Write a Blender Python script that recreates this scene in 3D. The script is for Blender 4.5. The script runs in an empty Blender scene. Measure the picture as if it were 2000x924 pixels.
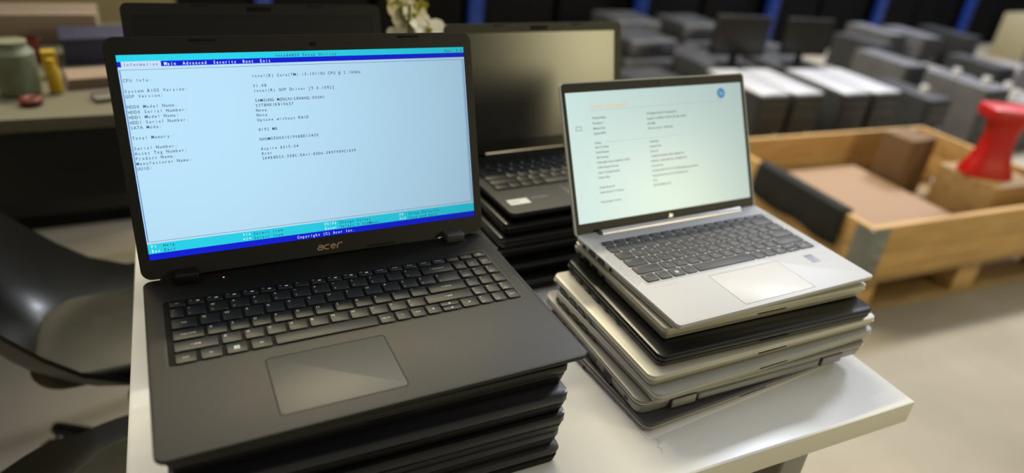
import bpy, math, random
from mathutils import Vector, Matrix
R = math.radians
random.seed(7)
S = bpy.context.scene
COL = S.collection

# ------------------------------------------------------------------ camera
# stack coordinates are millimetres around the big laptop's hinge; the table top is at z = -130 there
TT = 0.75                                   # table top height in metres
Z0 = TT + 0.130
cam_d = bpy.data.cameras.new('camera')
cam = bpy.data.objects.new('camera', cam_d); COL.objects.link(cam); S.camera = cam
cam_d.sensor_width = 36.0; cam_d.lens = 36.0 * 1347.774 / 2000.0
cam.location = (-0.141855, -0.652691, 0.392189 + Z0)
cam.matrix_world = (Matrix.Translation(cam.location) @ Matrix.Rotation(-0.50843, 4, 'Z')
                    @ Matrix.Rotation(-0.49491, 4, 'X')
                    @ Matrix(((1, 0, 0, 0), (0, 0, -1, 0), (0, 1, 0, 0), (0, 0, 0, 1)))
                    @ Matrix.Rotation(0.10346, 4, 'Z'))
cam_d.dof.use_dof = True; cam_d.dof.focus_distance = 0.705; cam_d.dof.aperture_fstop = 2.25
cam_d.clip_start = 0.01; cam_d.clip_end = 60

# ------------------------------------------------------------------ colour management, world, lights
S.view_settings.view_transform = 'Standard'; S.view_settings.look = 'None'
S.view_settings.exposure = 0.0; S.view_settings.gamma = 1.0
S.view_settings.use_curve_mapping = False
W = bpy.data.worlds.new('world'); S.world = W; W.use_nodes = True
bg = W.node_tree.nodes['Background']; bg.inputs[1].default_value = 1.0
# hall around: dim khaki on the near side, bright and neutral towards the lit ceiling at the far side
_n = W.node_tree.nodes; _l = W.node_tree.links
_tc = _n.new('ShaderNodeTexCoord'); _dp = _n.new('ShaderNodeVectorMath'); _dp.operation = 'DOT_PRODUCT'; _dp.inputs[1].default_value = (-0.05, 0.76, 0.65)
_cr = _n.new('ShaderNodeValToRGB'); _mr = _n.new('ShaderNodeMapRange'); _mr.inputs['From Min'].default_value = -1; _mr.inputs['From Max'].default_value = 1
_cr.color_ramp.elements[0].position = 0.42; _cr.color_ramp.elements[0].color = (0.135, 0.128, 0.105, 1)
_cr.color_ramp.elements[1].position = 0.86; _cr.color_ramp.elements[1].color = (0.68, 0.695, 0.705, 1)
_l.new(_tc.outputs['Generated'], _dp.inputs[0]); _l.new(_dp.outputs['Value'], _mr.inputs['Value']); _l.new(_mr.outputs['Result'], _cr.inputs['Fac']); _l.new(_cr.outputs['Color'], bg.inputs[0])

def area(name, loc, target, sx, sy, power, col):
    l = bpy.data.lights.new(name, 'AREA'); l.shape = 'RECTANGLE'; l.size = sx; l.size_y = sy
    l.energy = power; l.color = col
    o = bpy.data.objects.new(name, l); COL.objects.link(o); o.location = loc
    d = Vector(target) - Vector(loc); o.rotation_euler = d.to_track_quat('-Z', 'Y').to_euler()
    return o
def tube_row(name, x0, x1, y0, y1, z, power, col):      # a run of ceiling tubes, facing straight down
    l = bpy.data.lights.new(name, 'AREA'); l.shape = 'RECTANGLE'; l.size = x1 - x0; l.size_y = y1 - y0; l.energy = power; l.color = col
    o = bpy.data.objects.new(name, l); COL.objects.link(o); o.location = ((x0 + x1) / 2, (y0 + y1) / 2, z)
tube_row('ceiling_tubes_key', -1.0, 2.4, 2.62, 2.80, 4.45, 205, (1.0, 0.87, 0.56))
tube_row('ceiling_tubes_rear', -1.2, 1.6, 3.3, 4.9, 4.45, 45, (1.0, 0.88, 0.56))
tube_row('ceiling_tubes_cool', 4.8, 6.4, 2.0, 2.8, 4.4, 300, (0.86, 0.90, 1.0))
tube_row('ceiling_tubes_hall', 3.5, 6.0, 3.6, 4.2, 4.5, 60, (0.95, 0.96, 1.0))
tube_row('fill_left', -1.9, -0.6, 1.3, 1.6, 3.2, 5, (1.0, 0.92, 0.75))  # added fill light for the left background, not a known lamp
area('warm_fill_behind', (3.1, -3.0, 2.0), (0.5, 0.2, 0.95), 0.7, 1.0, 50, (1.0, 0.89, 0.5))  # unseen area light added for the warm reflection in the switched-off screen

# ------------------------------------------------------------------ materials
def lin(c):
    return tuple(((v / 255.0 + 0.055) / 1.055) ** 2.4 if v > 10.3 else v / 255.0 / 12.92 for v in c) + (1,)
def mat(name, rgb, rough=0.5, metal=0.0, spec=0.5, noise=0.0, nscale=20.0, bump=0.0, bscale=400.0, coat=0.0, srgb=True):
    m = bpy.data.materials.new(name); m.use_nodes = True
    nt = m.node_tree; b = nt.nodes['Principled BSDF']
    c = lin(rgb) if srgb else tuple(rgb) + (1,)
    b.inputs['Base Color'].default_value = c
    b.inputs['Roughness'].default_value = rough; b.inputs['Metallic'].default_value = metal
    b.inputs['Specular IOR Level'].default_value = spec; b.inputs['Coat Weight'].default_value = coat
    if noise > 0 or bump > 0:
        tc = nt.nodes.new('ShaderNodeTexCoord')
    if noise > 0:
        n = nt.nodes.new('ShaderNodeTexNoise'); n.inputs['Scale'].default_value = nscale; n.inputs['Detail'].default_value = 5
        nt.links.new(tc.outputs['Object'], n.inputs['Vector'])
        r = nt.nodes.new('ShaderNodeValToRGB')
        r.color_ramp.elements[0].position = .3; r.color_ramp.elements[1].position = .7
        r.color_ramp.elements[0].color = tuple(v * (1 - noise) for v in c[:3]) + (1,)
        r.color_ramp.elements[1].color = tuple(min(1, v * (1 + noise)) for v in c[:3]) + (1,)
        nt.links.new(n.outputs['Fac'], r.inputs['Fac']); nt.links.new(r.outputs['Color'], b.inputs['Base Color'])
        mr = nt.nodes.new('ShaderNodeMapRange'); mr.inputs['To Min'].default_value = max(0.02, rough - noise * .3); mr.inputs['To Max'].default_value = min(1, rough + noise * .3)
        nt.links.new(n.outputs['Fac'], mr.inputs['Value']); nt.links.new(mr.outputs['Result'], b.inputs['Roughness'])
    if bump > 0:
        n2 = nt.nodes.new('ShaderNodeTexNoise'); n2.inputs['Scale'].default_value = bscale; n2.inputs['Detail'].default_value = 3
        nt.links.new(tc.outputs['Object'], n2.inputs['Vector'])
        bp = nt.nodes.new('ShaderNodeBump'); bp.inputs['Strength'].default_value = bump; bp.inputs['Distance'].default_value = 0.0005
        nt.links.new(n2.outputs['Fac'], bp.inputs['Height']); nt.links.new(bp.outputs['Normal'], b.inputs['Normal'])
    return m
def emis(name, rgb, strength=1.0, gloss=0.25, falloff=0.0):
    """a lit display: emission under a faint glossy face; falloff = how fast the panel dims off its axis"""
    m = bpy.data.materials.new(name); m.use_nodes = True; nt = m.node_tree
    b = nt.nodes['Principled BSDF']; b.inputs['Base Color'].default_value = (0.004, 0.004, 0.004, 1)
    b.inputs['Roughness'].default_value = gloss; b.inputs['Specular IOR Level'].default_value = 0.3
    b.inputs['Emission Color'].default_value = lin(rgb); b.inputs['Emission Strength'].default_value = strength
    if falloff > 0:      # a liquid crystal panel sends most of its light straight out and little along its own face
        lw = nt.nodes.new('ShaderNodeLayerWeight'); lw.inputs['Blend'].default_value = 0.5
        iv = nt.nodes.new('ShaderNodeMath'); iv.operation = 'SUBTRACT'; iv.inputs[0].default_value = 1.0
        pw = nt.nodes.new('ShaderNodeMath'); pw.operation = 'POWER'; pw.inputs[1].default_value = falloff
        mu = nt.nodes.new('ShaderNodeMath'); mu.operation = 'MULTIPLY'; mu.inputs[1].default_value = strength
        nt.links.new(lw.outputs['Facing'], iv.inputs[1]); nt.links.new(iv.outputs[0], pw.inputs[0]); nt.links.new(pw.outputs[0], mu.inputs[0]); nt.links.new(mu.outputs[0], b.inputs['Emission Strength'])
    return m

M = {}
M['blk'] = mat('black_plastic', (17, 17, 16), .46, 0, .3, bump=.12, bscale=2500)
M['blk_deck'] = mat('black_deck_plastic', (8, 8, 6), .50, 0, .46, noise=.12, nscale=9, bump=.10, bscale=3000)
M['bezel'] = mat('black_bezel_plastic', (27, 26, 23), .5, 0, .35, bump=.15, bscale=2500)
M['key'] = mat('black_key_plastic', (5, 5, 4), .46, 0, .46)
M['pad'] = mat('dark_touchpad', (32, 31, 24), .52, 0, .85)
M['legend'] = mat('key_legend_white', (200, 205, 205), .6)
M['seam'] = mat('dark_seam', (7, 7, 7), .7, 0, .2)
M['rubber'] = mat('black_rubber', (12, 12, 12), .7, 0, .2)
M['lidblk'] = mat('dark_blue_black_lid', (32, 33, 42), .27, 0, .5, noise=.12, nscale=12)
M['lidblk2'] = mat('black_lid', (13, 13, 16), .26, 0, .5, noise=.12, nscale=12)
M['lidtex'] = mat('textured_black_lid', (33, 33, 34), .42, 0, .5, bump=.4, bscale=1200)
M['silver'] = mat('silver_aluminium', (188, 190, 197), .5, .1, .3)
M['silver2'] = mat('silver_lid', (200, 197, 188), .46, .25, .5, noise=.05, nscale=15)
M['silverg'] = mat('grey_silver_lid', (166, 167, 165), .44, .25, .5, noise=.05, nscale=15)
M['grey'] = mat('dark_grey_metal', (136, 135, 132), .42, .2, .5, noise=.06, nscale=15)
M['greyd'] = mat('darker_grey_metal', (70, 70, 76), .38, .2, .5, noise=.08, nscale=12)
M['side'] = mat('silver_base_side', (172, 169, 158), .45, .1, .5)
M['dkside'] = mat('dark_base_side', (48, 48, 46), .42, .2, .5)
M['chrome'] = mat('polished_silver', (225, 225, 235), .2, .9, .5)
M['hpkey'] = mat('charcoal_key', (46, 46, 48), .5, 0, .45)
M['hpgroove'] = mat('key_well_grey', (150, 148, 144), .5, .3, .5)
M['hppad'] = mat('white_silver_touchpad', (206, 207, 212), .45, .05, .35)
M['port'] = mat('port_dark', (8, 8, 8), .5, .2, .3)
M['portm'] = mat('port_metal', (120, 118, 112), .35, .9, .5)
M['scr_off'] = mat('switched_off_screen', (14, 14, 11), .25, 0, .55)
M['scr_off2'] = mat('matte_switched_off_screen', (20, 18, 16), .36, 0, .5)
M['logo_gold'] = mat('pale_gold_logo', (205, 170, 140), .35, .6, .5)
M['logo_sil'] = mat('silver_logo', (215, 215, 210), .3, .7, .5)
M['sticker_w'] = mat('white_sticker', (205, 205, 205), .5)
M['sticker_g'] = mat('grey_sticker', (96, 98, 102), .35, .3)
M['sticker_d'] = mat('dark_sticker_print', (36, 38, 44), .4)
M['etch'] = mat('etched_grey', (150, 148, 145), .5, .2)
M['led'] = emis('orange_led', (255, 120, 70), 3.0)
M['eb'] = emis('screen_light_blue', (178, 217, 240), 1.13, falloff=5.0)
M['ec'] = emis('screen_cyan', (38, 203, 226), 1.13, falloff=5.0)
M['ed'] = emis('screen_blue', (12, 28, 205), 1.13, falloff=5.0)
M['et'] = emis('screen_text_dark', (40, 52, 66), 1.13, falloff=5.0)
M['ew'] = emis('screen_text_white', (225, 240, 250), 1.13, falloff=5.0)
M['el'] = emis('screen_highlight', (196, 214, 240), 1.13, falloff=5.0)
M['etb'] = emis('screen_text_blue', (30, 50, 130), 1.13, falloff=5.0)
M['hb'] = emis('pale_screen', (203, 228, 224), 1.36, falloff=2.0)
M['ht'] = emis('pale_screen_text', (52, 68, 70), 1.36, falloff=2.0)
M['ho'] = emis('pale_screen_heading', (232, 205, 165), 1.36, falloff=2.0)
M['hl'] = emis('pale_screen_blue', (60, 140, 205), 1.36, falloff=2.0)
M['hg'] = emis('pale_screen_grey', (150, 170, 160), 1.36, falloff=2.0)
M['white_top'] = mat('white_laminate', (225, 226, 229), .27, 0, .5, noise=.02, nscale=6)
M['white_edge'] = mat('white_laminate_edge', (222, 220, 212), .4)
M['paper'] = mat('white_paper', (246, 244, 250), .8)
M['edge_glint_l'] = mat('bright_lid_edge_glint', (226, 222, 210), .3, .4)
M['edge_glint_d'] = mat('dark_lid_edge_glint', (84, 84, 90), .25, .5)
M['steel'] = mat('painted_steel', (150, 150, 150), .4, .6)

# ------------------------------------------------------------------ mesh builder (authoring units: millimetres)
GLY = {}
def glyph(s, bold=0.0):
    k = (s, bold)
    if k not in GLY:
        c = bpy.data.curves.new('g', 'FONT'); c.body = s; c.size = 1.0; c.resolution_u = 2; c.offset = bold
        o = bpy.data.objects.new('g', c)
        me = bpy.data.meshes.new_from_object(o)
        GLY[k] = ([(v.co.x, v.co.y) for v in me.vertices], [tuple(p.vertices) for p in me.polygons])
        bpy.data.objects.remove(o); bpy.data.curves.remove(c); bpy.data.meshes.remove(me)
    return GLY[k]
class MB:
    def __init__(s): s.v = []; s.f = []; s.m = []; s.mats = []; s.T = None; s.sharp = 35
    def mi(s, m):
        if m not in s.mats: s.mats.append(m)
        return s.mats.index(m)
    def add(s, vs, fs, m):
        o = len(s.v); i = s.mi(m)
        for p in vs:
            p = Vector(p); s.v.append(s.T @ p if s.T else p)
        for f in fs: s.f.append([o + k for k in f]); s.m.append(i)
    def loops(s, rings, m, cap0=True, cap1=True):
        n = len(rings[0]); vs = [p for r in rings for p in r]; fs = []
        for j in range(len(rings) - 1):
            for i in range(n):
                a, b = j * n + i, j * n + (i + 1) % n
                fs.append((a, b, b + n, a + n))
        if cap0: fs.append(tuple(reversed(range(n))))
        if cap1: fs.append(tuple(range((len(rings) - 1) * n, len(rings) * n)))
        s.add(vs, fs, m)
    def rbox(s, x0, x1, y0, y1, z0, z1, m, r=3, b=.6, n=5, taper=0.0):
        r = max(.05, min(r, (x1 - x0) / 2 - .01, (y1 - y0) / 2 - .01)); b = min(b, (z1 - z0) / 2 * .98, r * .95)
        def ring(ins, z):
            out = []; rr = max(.02, r - ins)
            for cx, cy, a0 in ((x1 - r, y1 - r, 0), (x0 + r, y1 - r, 90), (x0 + r, y0 + r, 180), (x1 - r, y0 + r, 270)):
                for k in range(n + 1):
                    a = R(a0 + 90 * k / n); out.append((cx + rr * math.cos(a), cy + rr * math.sin(a), z))
            return out
        s.loops([ring(b + taper, z0), ring(b * .3 + taper, z0 + b * .3), ring(taper, z0 + b), ring(0, z1 - b), ring(b * .3, z1 - b * .3), ring(b, z1)], m)
    def box(s, x0, x1, y0, y1, z0, z1, m):
        vs = [(x, y, z) for z in (z0, z1) for x, y in ((x0, y0), (x1, y0), (x1, y1), (x0, y1))]
        s.add(vs, [(3, 2, 1, 0), (4, 5, 6, 7), (0, 1, 5, 4), (1, 2, 6, 5), (2, 3, 7, 6), (3, 0, 4, 7)], m)
    def ring(s, o, i, z0, z1, m, r=8, ri=.5, n=5):
        def lp(q, r, z):
            x0, x1, y0, y1 = q; out = []
            for cx, cy, a0 in ((x1 - r, y1 - r, 0), (x0 + r, y1 - r, 90), (x0 + r, y0 + r, 180), (x1 - r, y0 + r, 270)):
                for k in range(n + 1):
                    a = R(a0 + 90 * k / n); out.append((cx + r * math.cos(a), cy + r * math.sin(a), z))
            return out
        a, b, c, d = lp(o, r, z0), lp(o, r, z1), lp(i, ri, z1), lp(i, ri, z0)
        s.loops([a, b, c, d, a], m, False, False)
    def quad(s, pts, m): s.add(pts, [tuple(range(len(pts)))], m)
    def cyl(s, p0, p1, r0, r1, m, n=20, caps=True):
        p0, p1 = Vector(p0), Vector(p1); d = (p1 - p0).normalized(); u = d.orthogonal().normalized(); w = d.cross(u)
        s.loops([[p + (u * math.cos(2 * math.pi * k / n) + w * math.sin(2 * math.pi * k / n)) * r for k in range(n)] for p, r in ((p0, r0), (p1, r1))], m, caps, caps)
    def tube(s, path, r, m, n=10, closed=False):
        P = [Vector(p) for p in path]; rings = []; N = len(P); rs = r if isinstance(r, (list, tuple)) else [r] * N
        u = None
        for i, p in enumerate(P):
            d = (P[(i + 1) % N if closed else min(i + 1, N - 1)] - P[(i - 1) % N if closed else max(i - 1, 0)]).normalized()
            if u is None: u = d.orthogonal().normalized()
            u = (u - d * u.dot(d)).normalized(); w = d.cross(u)
            rings.append([p + (u * math.cos(2 * math.pi * k / n) + w * math.sin(2 * math.pi * k / n)) * rs[i] for k in range(n)])
        if closed: rings.append(rings[0]); s.loops(rings, m, False, False)
        else: s.loops(rings, m)
    def lathe(s, prof, c, m, n=24):
        s.loops([[(c[0] + r * math.cos(2 * math.pi * k / n), c[1] + r * math.sin(2 * math.pi * k / n), c[2] + z) for k in range(n)] for r, z in prof], m)
    def sph(s, c, r, m, n=12, sc=(1, 1, 1)):
        rings = []
        for j in range(1, n):
            a = math.pi * j / n
            rings.append([(c[0] + sc[0] * r * math.sin(a) * math.cos(2 * math.pi * k / n), c[1] + sc[1] * r * math.sin(a) * math.sin(2 * math.pi * k / n), c[2] - sc[2] * r * math.cos(a)) for k in range(n)])
        s.loops(rings, m)
    def text(s, st, x, y, z, size, m, mono=None, bold=0.0, align='l', sx=1.0, flip=False, shear=0):
        """flat lettering in the local xy plane, lifted to z; mono = cell width"""
        def put(g, ox, k):
            s.add([(ox + (px + shear * py) * k * sx, y + py * k, z) for px, py in g[0]], g[1], m)
        if mono:
            for i, ch in enumerate(st):
                if ch == ' ': continue
                g = glyph(ch, bold); xs = [p[0] for p in g[0]] or [0]
                w = (max(xs) - min(xs)) * size * sx; c = (max(xs) + min(xs)) / 2 * size * sx
                k = min(1.0, mono * .9 / w) if w > 0 else 1
                s.add([(x + (i + .5) * mono + ((px * size * sx) - c) * k, y + py * size, z) for px, py in g[0]], g[1], m)
        else:
            g = glyph(st, bold)
            if not g[0]: return
            xs = [p[0] for p in g[0]]; w = (max(xs) - min(xs)) * size * sx; o = x - min(xs) * size * sx
            if align == 'c': o -= w / 2
            if align == 'r': o -= w
            put(g, o, size)
    def build(s, name, parent=None, smooth=True):
        me = bpy.data.meshes.new(name)
        me.from_pydata([v * .001 for v in s.v], [], s.f)
        for m in s.mats: me.materials.append(m)
        me.polygons.foreach_set('material_index', s.m)
        if smooth:
            me.polygons.foreach_set('use_smooth', [True] * len(s.f)); me.set_sharp_from_angle(angle=R(s.sharp))
        me.update()
        o = bpy.data.objects.new(name, me); COL.objects.link(o)
        if parent: o.parent = parent
        return o
def thing(name, label, cat, loc=(0, 0, 0), rz=0, group=None, rot=None):
    o = bpy.data.objects.new(name, None); COL.objects.link(o); o.empty_display_size = .05
    o.location = loc; o.rotation_euler = rot if rot else (0, 0, rz)
    o['label'] = label; o['category'] = cat
    if group: o['group'] = group
    return o
def tag(o, label, cat, group=None):
    o['label'] = label; o['category'] = cat
    if group: o['group'] = group
    return o
def copy_tree(o, parent=None):
    c = o.copy(); COL.objects.link(c)
    if parent: c.parent = parent
    for ch in list(o.children): copy_tree(ch, c)
    return c
def mm(x, y, z): return (x / 1000, y / 1000, z / 1000 + Z0)

# ------------------------------------------------------------------ the setting
def tiled(name, c1, c2, scale, rough, det=6, spec=.5):
    m = bpy.data.materials.new(name); m.use_nodes = True; nt = m.node_tree; b = nt.nodes['Principled BSDF']
    tc = nt.nodes.new('ShaderNodeTexCoord'); n = nt.nodes.new('ShaderNodeTexNoise'); n.inputs['Scale'].default_value = scale; n.inputs['Detail'].default_value = det
    r = nt.nodes.new('ShaderNodeValToRGB'); r.color_ramp.elements[0].position = .35; r.color_ramp.elements[1].position = .68
    r.color_ramp.elements[0].color = lin(c1); r.color_ramp.elements[1].color = lin(c2)
    nt.links.new(tc.outputs['Object'], n.inputs['Vector']); nt.links.new(n.outputs['Fac'], r.inputs['Fac']); nt.links.new(r.outputs['Color'], b.inputs['Base Color'])
    b.inputs['Roughness'].default_value = rough; b.inputs['Specular IOR Level'].default_value = spec
    return m
def wood(name, c1, c2, rough=.6, scale=(3, 30, 30)):
    m = bpy.data.materials.new(name); m.use_nodes = True; nt = m.node_tree; b = nt.nodes['Principled BSDF']
    tc = nt.nodes.new('ShaderNodeTexCoord'); mp = nt.nodes.new('ShaderNodeMapping'); mp.inputs['Scale'].default_value = scale
    n = nt.nodes.new('ShaderNodeTexNoise'); n.inputs['Scale'].default_value = 1.5; n.inputs['Detail'].default_value = 6; n.inputs['Distortion'].default_value = .6
    r = nt.nodes.new('ShaderNodeValToRGB'); r.color_ramp.elements[0].position = .3; r.color_ramp.elements[1].position = .7
    r.color_ramp.elements[0].color = lin(c1); r.color_ramp.elements[1].color = lin(c2)
    nt.links.new(tc.outputs['Object'], mp.inputs['Vector']); nt.links.new(mp.outputs['Vector'], n.inputs['Vector']); nt.links.new(n.outputs['Fac'], r.inputs['Fac']); nt.links.new(r.outputs['Color'], b.inputs['Base Color'])
    b.inputs['Roughness'].default_value = rough
    return m
M['floor'] = tiled('polished_concrete', (138, 130, 114), (168, 159, 142), 1.3, .6)
M['khaki'] = tiled('khaki_wall_paint', (150, 140, 108), (160, 150, 118), .8, .8)
M['darkwall'] = tiled('dark_hall_wall', (9, 10, 12), (14, 15, 17), .8, .9, spec=.1)
def slab(name, x0, x1, y0, y1, z0, z1, m):
    b = MB(); b.box(x0 * 1000, x1 * 1000, y0 * 1000, y1 * 1000, z0 * 1000, z1 * 1000, m)
    o = b.build(name, None, False); o['kind'] = 'structure'; return o
slab('floor', -6, 16, -5, 5.3, -.1, 0, M['floor'])
slab('wall_left', -6, -0.05, 1.95, 2.05, 0, 2.6, M['khaki'])
slab('baseboard_left', -6, -0.05, 1.935, 1.95, 0, .07, M['seam'])
slab('added_side_wall', -2.4, -2.3, -5, 1.95, 0, 3.2, M['khaki'])  # unseen wall, added to block ambient light and tint the left floor khaki
slab('wall_back', -6, 16, 5.2, 5.3, 0, 3.0, M['darkwall'])

# ------------------------------------------------------------------ white table
TYAW = R(-2.2)
tbl = thing('table', 'white laminate table carrying the laptop stacks', 'table', (0.6162, -0.3226, 0), TYAW)
TW = 841; TD = 800; ZT = 750
b = MB(); b.rbox(-TW, 0, 0, TD, ZT - 31, ZT, M['white_edge'], r=2.5, b=1.6)
b.rbox(-TW + 2, -2, 2, TD - 2, ZT - .4, ZT + .05, M['white_top'], r=2, b=.04)
b.build('tabletop', tbl)
for lx, ly in ((-TW + 310, 60), (-120, 60), (-TW + 310, TD - 60), (-120, TD - 60)):
    b = MB(); b.rbox(lx - 22, lx + 22, ly - 22, ly + 22, 0, ZT - 31, M['steel'], r=4, b=1); b.build('leg', tbl)
b = MB(); b.rbox(-TW + 290, -100, 50, 70, ZT - 81, ZT - 31, M['steel'], r=3, b=1); b.rbox(-TW + 290, -100, TD - 70, TD - 50, ZT - 81, ZT - 31, M['steel'], r=3, b=1); b.build('rail', tbl)

# paper under the right stack and a bit of thread
b = MB(); b.box(0, 297, 0, 205, 0, .35, M['paper'])
o = b.build('paper_sheet'); o.location = mm(270, -254.5, -129.9); o.rotation_euler = (0, 0, R(4.4))
tag(o, 'white paper sheet under the right laptop stack', 'paper')
b = MB(); b.tube([(0, 0, .4), (3, 5, .5), (1, 9, .4), (4, 13, .5), (7, 12, .6), (8, 16, .4), (6, 20, .5)], .1, M['greyd'], 6)
o = b.build('thread'); o.location = mm(272, -276, -129.95); tag(o, 'short dark thread lying on the white table', 'thread')

# ------------------------------------------------------------------ laptops
def ports_left(base, w, d, zm, spec, x=None):
    """dark sockets on the left flank: (kind, y)"""
    X = -w / 2 if x is None else x
    for kind, y in spec:
        b = MB()
        L, H = {'usb': (13.5, 5.6), 'hdmi': (15, 5.5), 'usbc': (9, 3.2), 'jack': (5, 5), 'eth': (16, 9), 'lock': (6, 3), 'vent': (26, 4)}[kind]
        def pr(l, h, x0, x1, m, r):
            b.T = Matrix(((0, 0, 1, 0), (1, 0, 0, 0), (0, 1, 0, 0), (0, 0, 0, 1)))
            b.rbox(y - l / 2, y + l / 2, zm - h / 2, zm + h / 2, x0, x1, m, r=r, b=.05); b.T = None
        rr = H / 2 if kind in ('usbc', 'jack') else .8
        pr(L + 1, H + 1, X - .12, X + 1, M['portm'], rr + .4)
        pr(L, H, X - .2, X + 1, M['port'], rr)
        if kind in ('usb', 'hdmi'): pr(L - 4, 1.2, X - .26, X + .5, M['portm'], .3)
        if kind == 'usbc': pr(5, .6, X - .26, X + .5, M['portm'], .2)
        b.build('port', base)
def closed(label, w, d, zb, zt, FL, yaw, mb, ml, msplit=.5, cr=8, ports=(), group=None, tip=None, name='laptop', lidb=1.6, extra=None, baseside=None, notch=True):
    """closed laptop; FL = front-left corner in stack mm, origin at the base's centre"""
    H = zt - zb; c, s = math.cos(R(yaw)), math.sin(R(yaw))
    cx = FL[0] + c * w / 2 - s * d / 2; cy = FL[1] + s * w / 2 + c * d / 2
    t = thing(name, label, 'laptop', mm(cx, cy, zb), R(yaw), group)
    zf = 1.0; zs = zf + (H - zf) * msplit
    b = MB(); b.rbox(-w / 2 + 1, w / 2 - 1, -d / 2 + 1, d / 2, zf, zs - .5, mb, r=cr, b=min(1.5, (zs - zf) * .3), taper=2.2)
    b.rbox(-w / 2 + 2, w / 2 - 2, -d / 2 + 2, d / 2 - 1, zs - .8, zs + .8, M['seam'], r=cr, b=.1)
    if notch: b.rbox(-22, 22, -d / 2 + .8, -d / 2 + 6, zs - 1.8, zs - .3, M['seam'], r=1, b=.2)
    base = b.build('base', t)
    b = MB(); b.rbox(-w / 2, w / 2, -d / 2, d / 2 - 4, zs + .5, H, ml, r=cr, b=min(lidb, (H - zs - .5) * .48))
    b.ring((-w / 2 - .12, w / 2 + .12, -d / 2 - .12, d / 2 - 3.9), (-w / 2 + .8, w / 2 - .8, -d / 2 + .8, d / 2 - 4.8), zs + min(lidb, (H - zs - .5) * .48) + .5, zs + min(lidb, (H - zs - .5) * .48) + 1.0, M['edge_glint_l'] if ml in (M['silver2'], M['silverg'], M['grey'], M['greyd']) else M['edge_glint_d'], r=cr, ri=cr - 1)  # paler ring paints the highlight line along the lid edge
    b.build('lid', t)
    b = MB(); b.cyl((-w * .33, d / 2 - 4.5, zs + .6), (w * .33, d / 2 - 4.5, zs + .6), 3.2, 3.2, M['seam'], 12); b.build('hinge', t)
    for sx in (-1, 1):
        for yy in (-d / 2 + 18, d / 2 - 18):
            b = MB(); b.rbox(sx * (w / 2 - 45) - 14, sx * (w / 2 - 45) + 14, yy - 3, yy + 3, 0, zf + .4, M['rubber'], r=2.5, b=.3); b.build('rubber_foot', t)
    if ports: ports_left(base, w - 2, d, (zf + zs) / 2 - .1, ports)
    return t
def lid_matrix(th, zp):
    # local (u, v, w): u across, v up the lid, w out of its back
    return Matrix(((1, 0, 0, 0), (0, math.sin(th), math.cos(th), 0), (0, math.cos(th), -math.sin(th), zp), (0, 0, 0, 1)))
def keyface(name, parent, x0, x1, ytop, h, z, legend=None, m=None, lm=None, ls=3.2, shape=None, hh=1.6, small=None, bot=None, center=False, lb=0.0):
    b = MB(); m = m or M['key']; lm = lm or M['legend']
    if shape: b.loops(shape(z, z + hh), m)
    else: b.rbox(x0, x1, ytop - h, ytop, z, z + hh, m, r=1.6, b=.5, n=3, taper=-.35)
    zt = z + hh + .06
    if legend:
        if center: b.text(legend, (x0 + x1) / 2, ytop - h / 2 - ls * .33, zt, ls, lm, align='c', bold=lb)
        else: b.text(legend, x0 + 2.0, ytop - 2.0 - ls * .72, zt, ls, lm, bold=lb)
    if small: b.text(small, x0 + 2.2, ytop - h + 2.2, zt, ls * .8, lm, bold=lb)
    if bot == 'win':
        cx, cy = (x0 + x1) / 2, ytop - h / 2
        for ax, ay in ((-2.3, .1), (.15, .1), (-2.3, -2.35), (.15, -2.35)):
            b.quad([(cx + ax, cy + ay, zt), (cx + ax + 2.15, cy + ay, zt), (cx + ax + 2.15, cy + ay + 2.15, zt), (cx + ax, cy + ay + 2.15, zt)], lm)
    elif bot in ('left', 'right', 'up', 'down'):
        cx, cy = (x0 + x1) / 2, ytop - h / 2; a = {'right': 0, 'up': 90, 'left': 180, 'down': 270}[bot]
        P = [(cx + 1.6 * math.cos(R(a + k)), cy + 1.6 * math.sin(R(a + k)), zt) for k in (0, 120, 240)]
        b.quad(P, lm)
    elif bot == 'power':
        cx, cy = (x0 + x1) / 2, ytop - h / 2
        P = [(cx + 1.9 * math.sin(R(35 + k * 29)), cy + 1.9 * math.cos(R(35 + k * 29)), zt) for k in range(11)]
        for p, q in zip(P, P[1:]):
            d = (Vector(q) - Vector(p)).normalized().cross(Vector((0, 0, 1))) * .25
            b.quad([Vector(p) - d, Vector(q) - d, Vector(q) + d, Vector(p) + d], lm)
        b.quad([(cx - .25, cy, zt), (cx + .25, cy, zt), (cx + .25, cy + 2.3, zt), (cx - .25, cy + 2.3, zt)], lm)
    elif bot == 'glyph':      # small function pictogram
        cx, cy = (x0 + x1) / 2 + 1.5, ytop - h / 2
        b.text(small or '', x0, 0, zt, 1, lm)
        b.rbox(cx - 1.6, cx + 1.6, cy - 1.0, cy + 1.0, zt - .3, zt, lm, r=.7, b=.05, n=2)
    return b.build(name, parent)

# ---- big black laptop with the blue setup screen, on top of the left stack
DZ = 15.0                                             # deck height above its underside
big = thing('laptop', 'open black laptop showing a blue setup menu screen, on top of the left stack', 'laptop', mm(0, 0, -DZ - 1.0), 0)
Zd = DZ + 1.0
F = 244.4; HWd = 181.5
b = MB()
b.rbox(-HWd, HWd, -F, 4, Zd - 4.2, Zd, M['blk_deck'], r=9, b=1.0, n=8)
b.rbox(-HWd + 3, HWd - 3, -F + 4, 2, 1.0, Zd - 4.0, M['blk'], r=10, b=3.0, n=8, taper=6)
base = b.build('base', big)
for x, y in ((-140, -215), (140, -215), (-140, -15), (140, -15)):
    b = MB(); b.rbox(x - 16, x + 16, y - 4, y + 4, 0, 1.4, M['rubber'], r=3, b=.4); b.build('rubber_foot', big)
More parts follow.
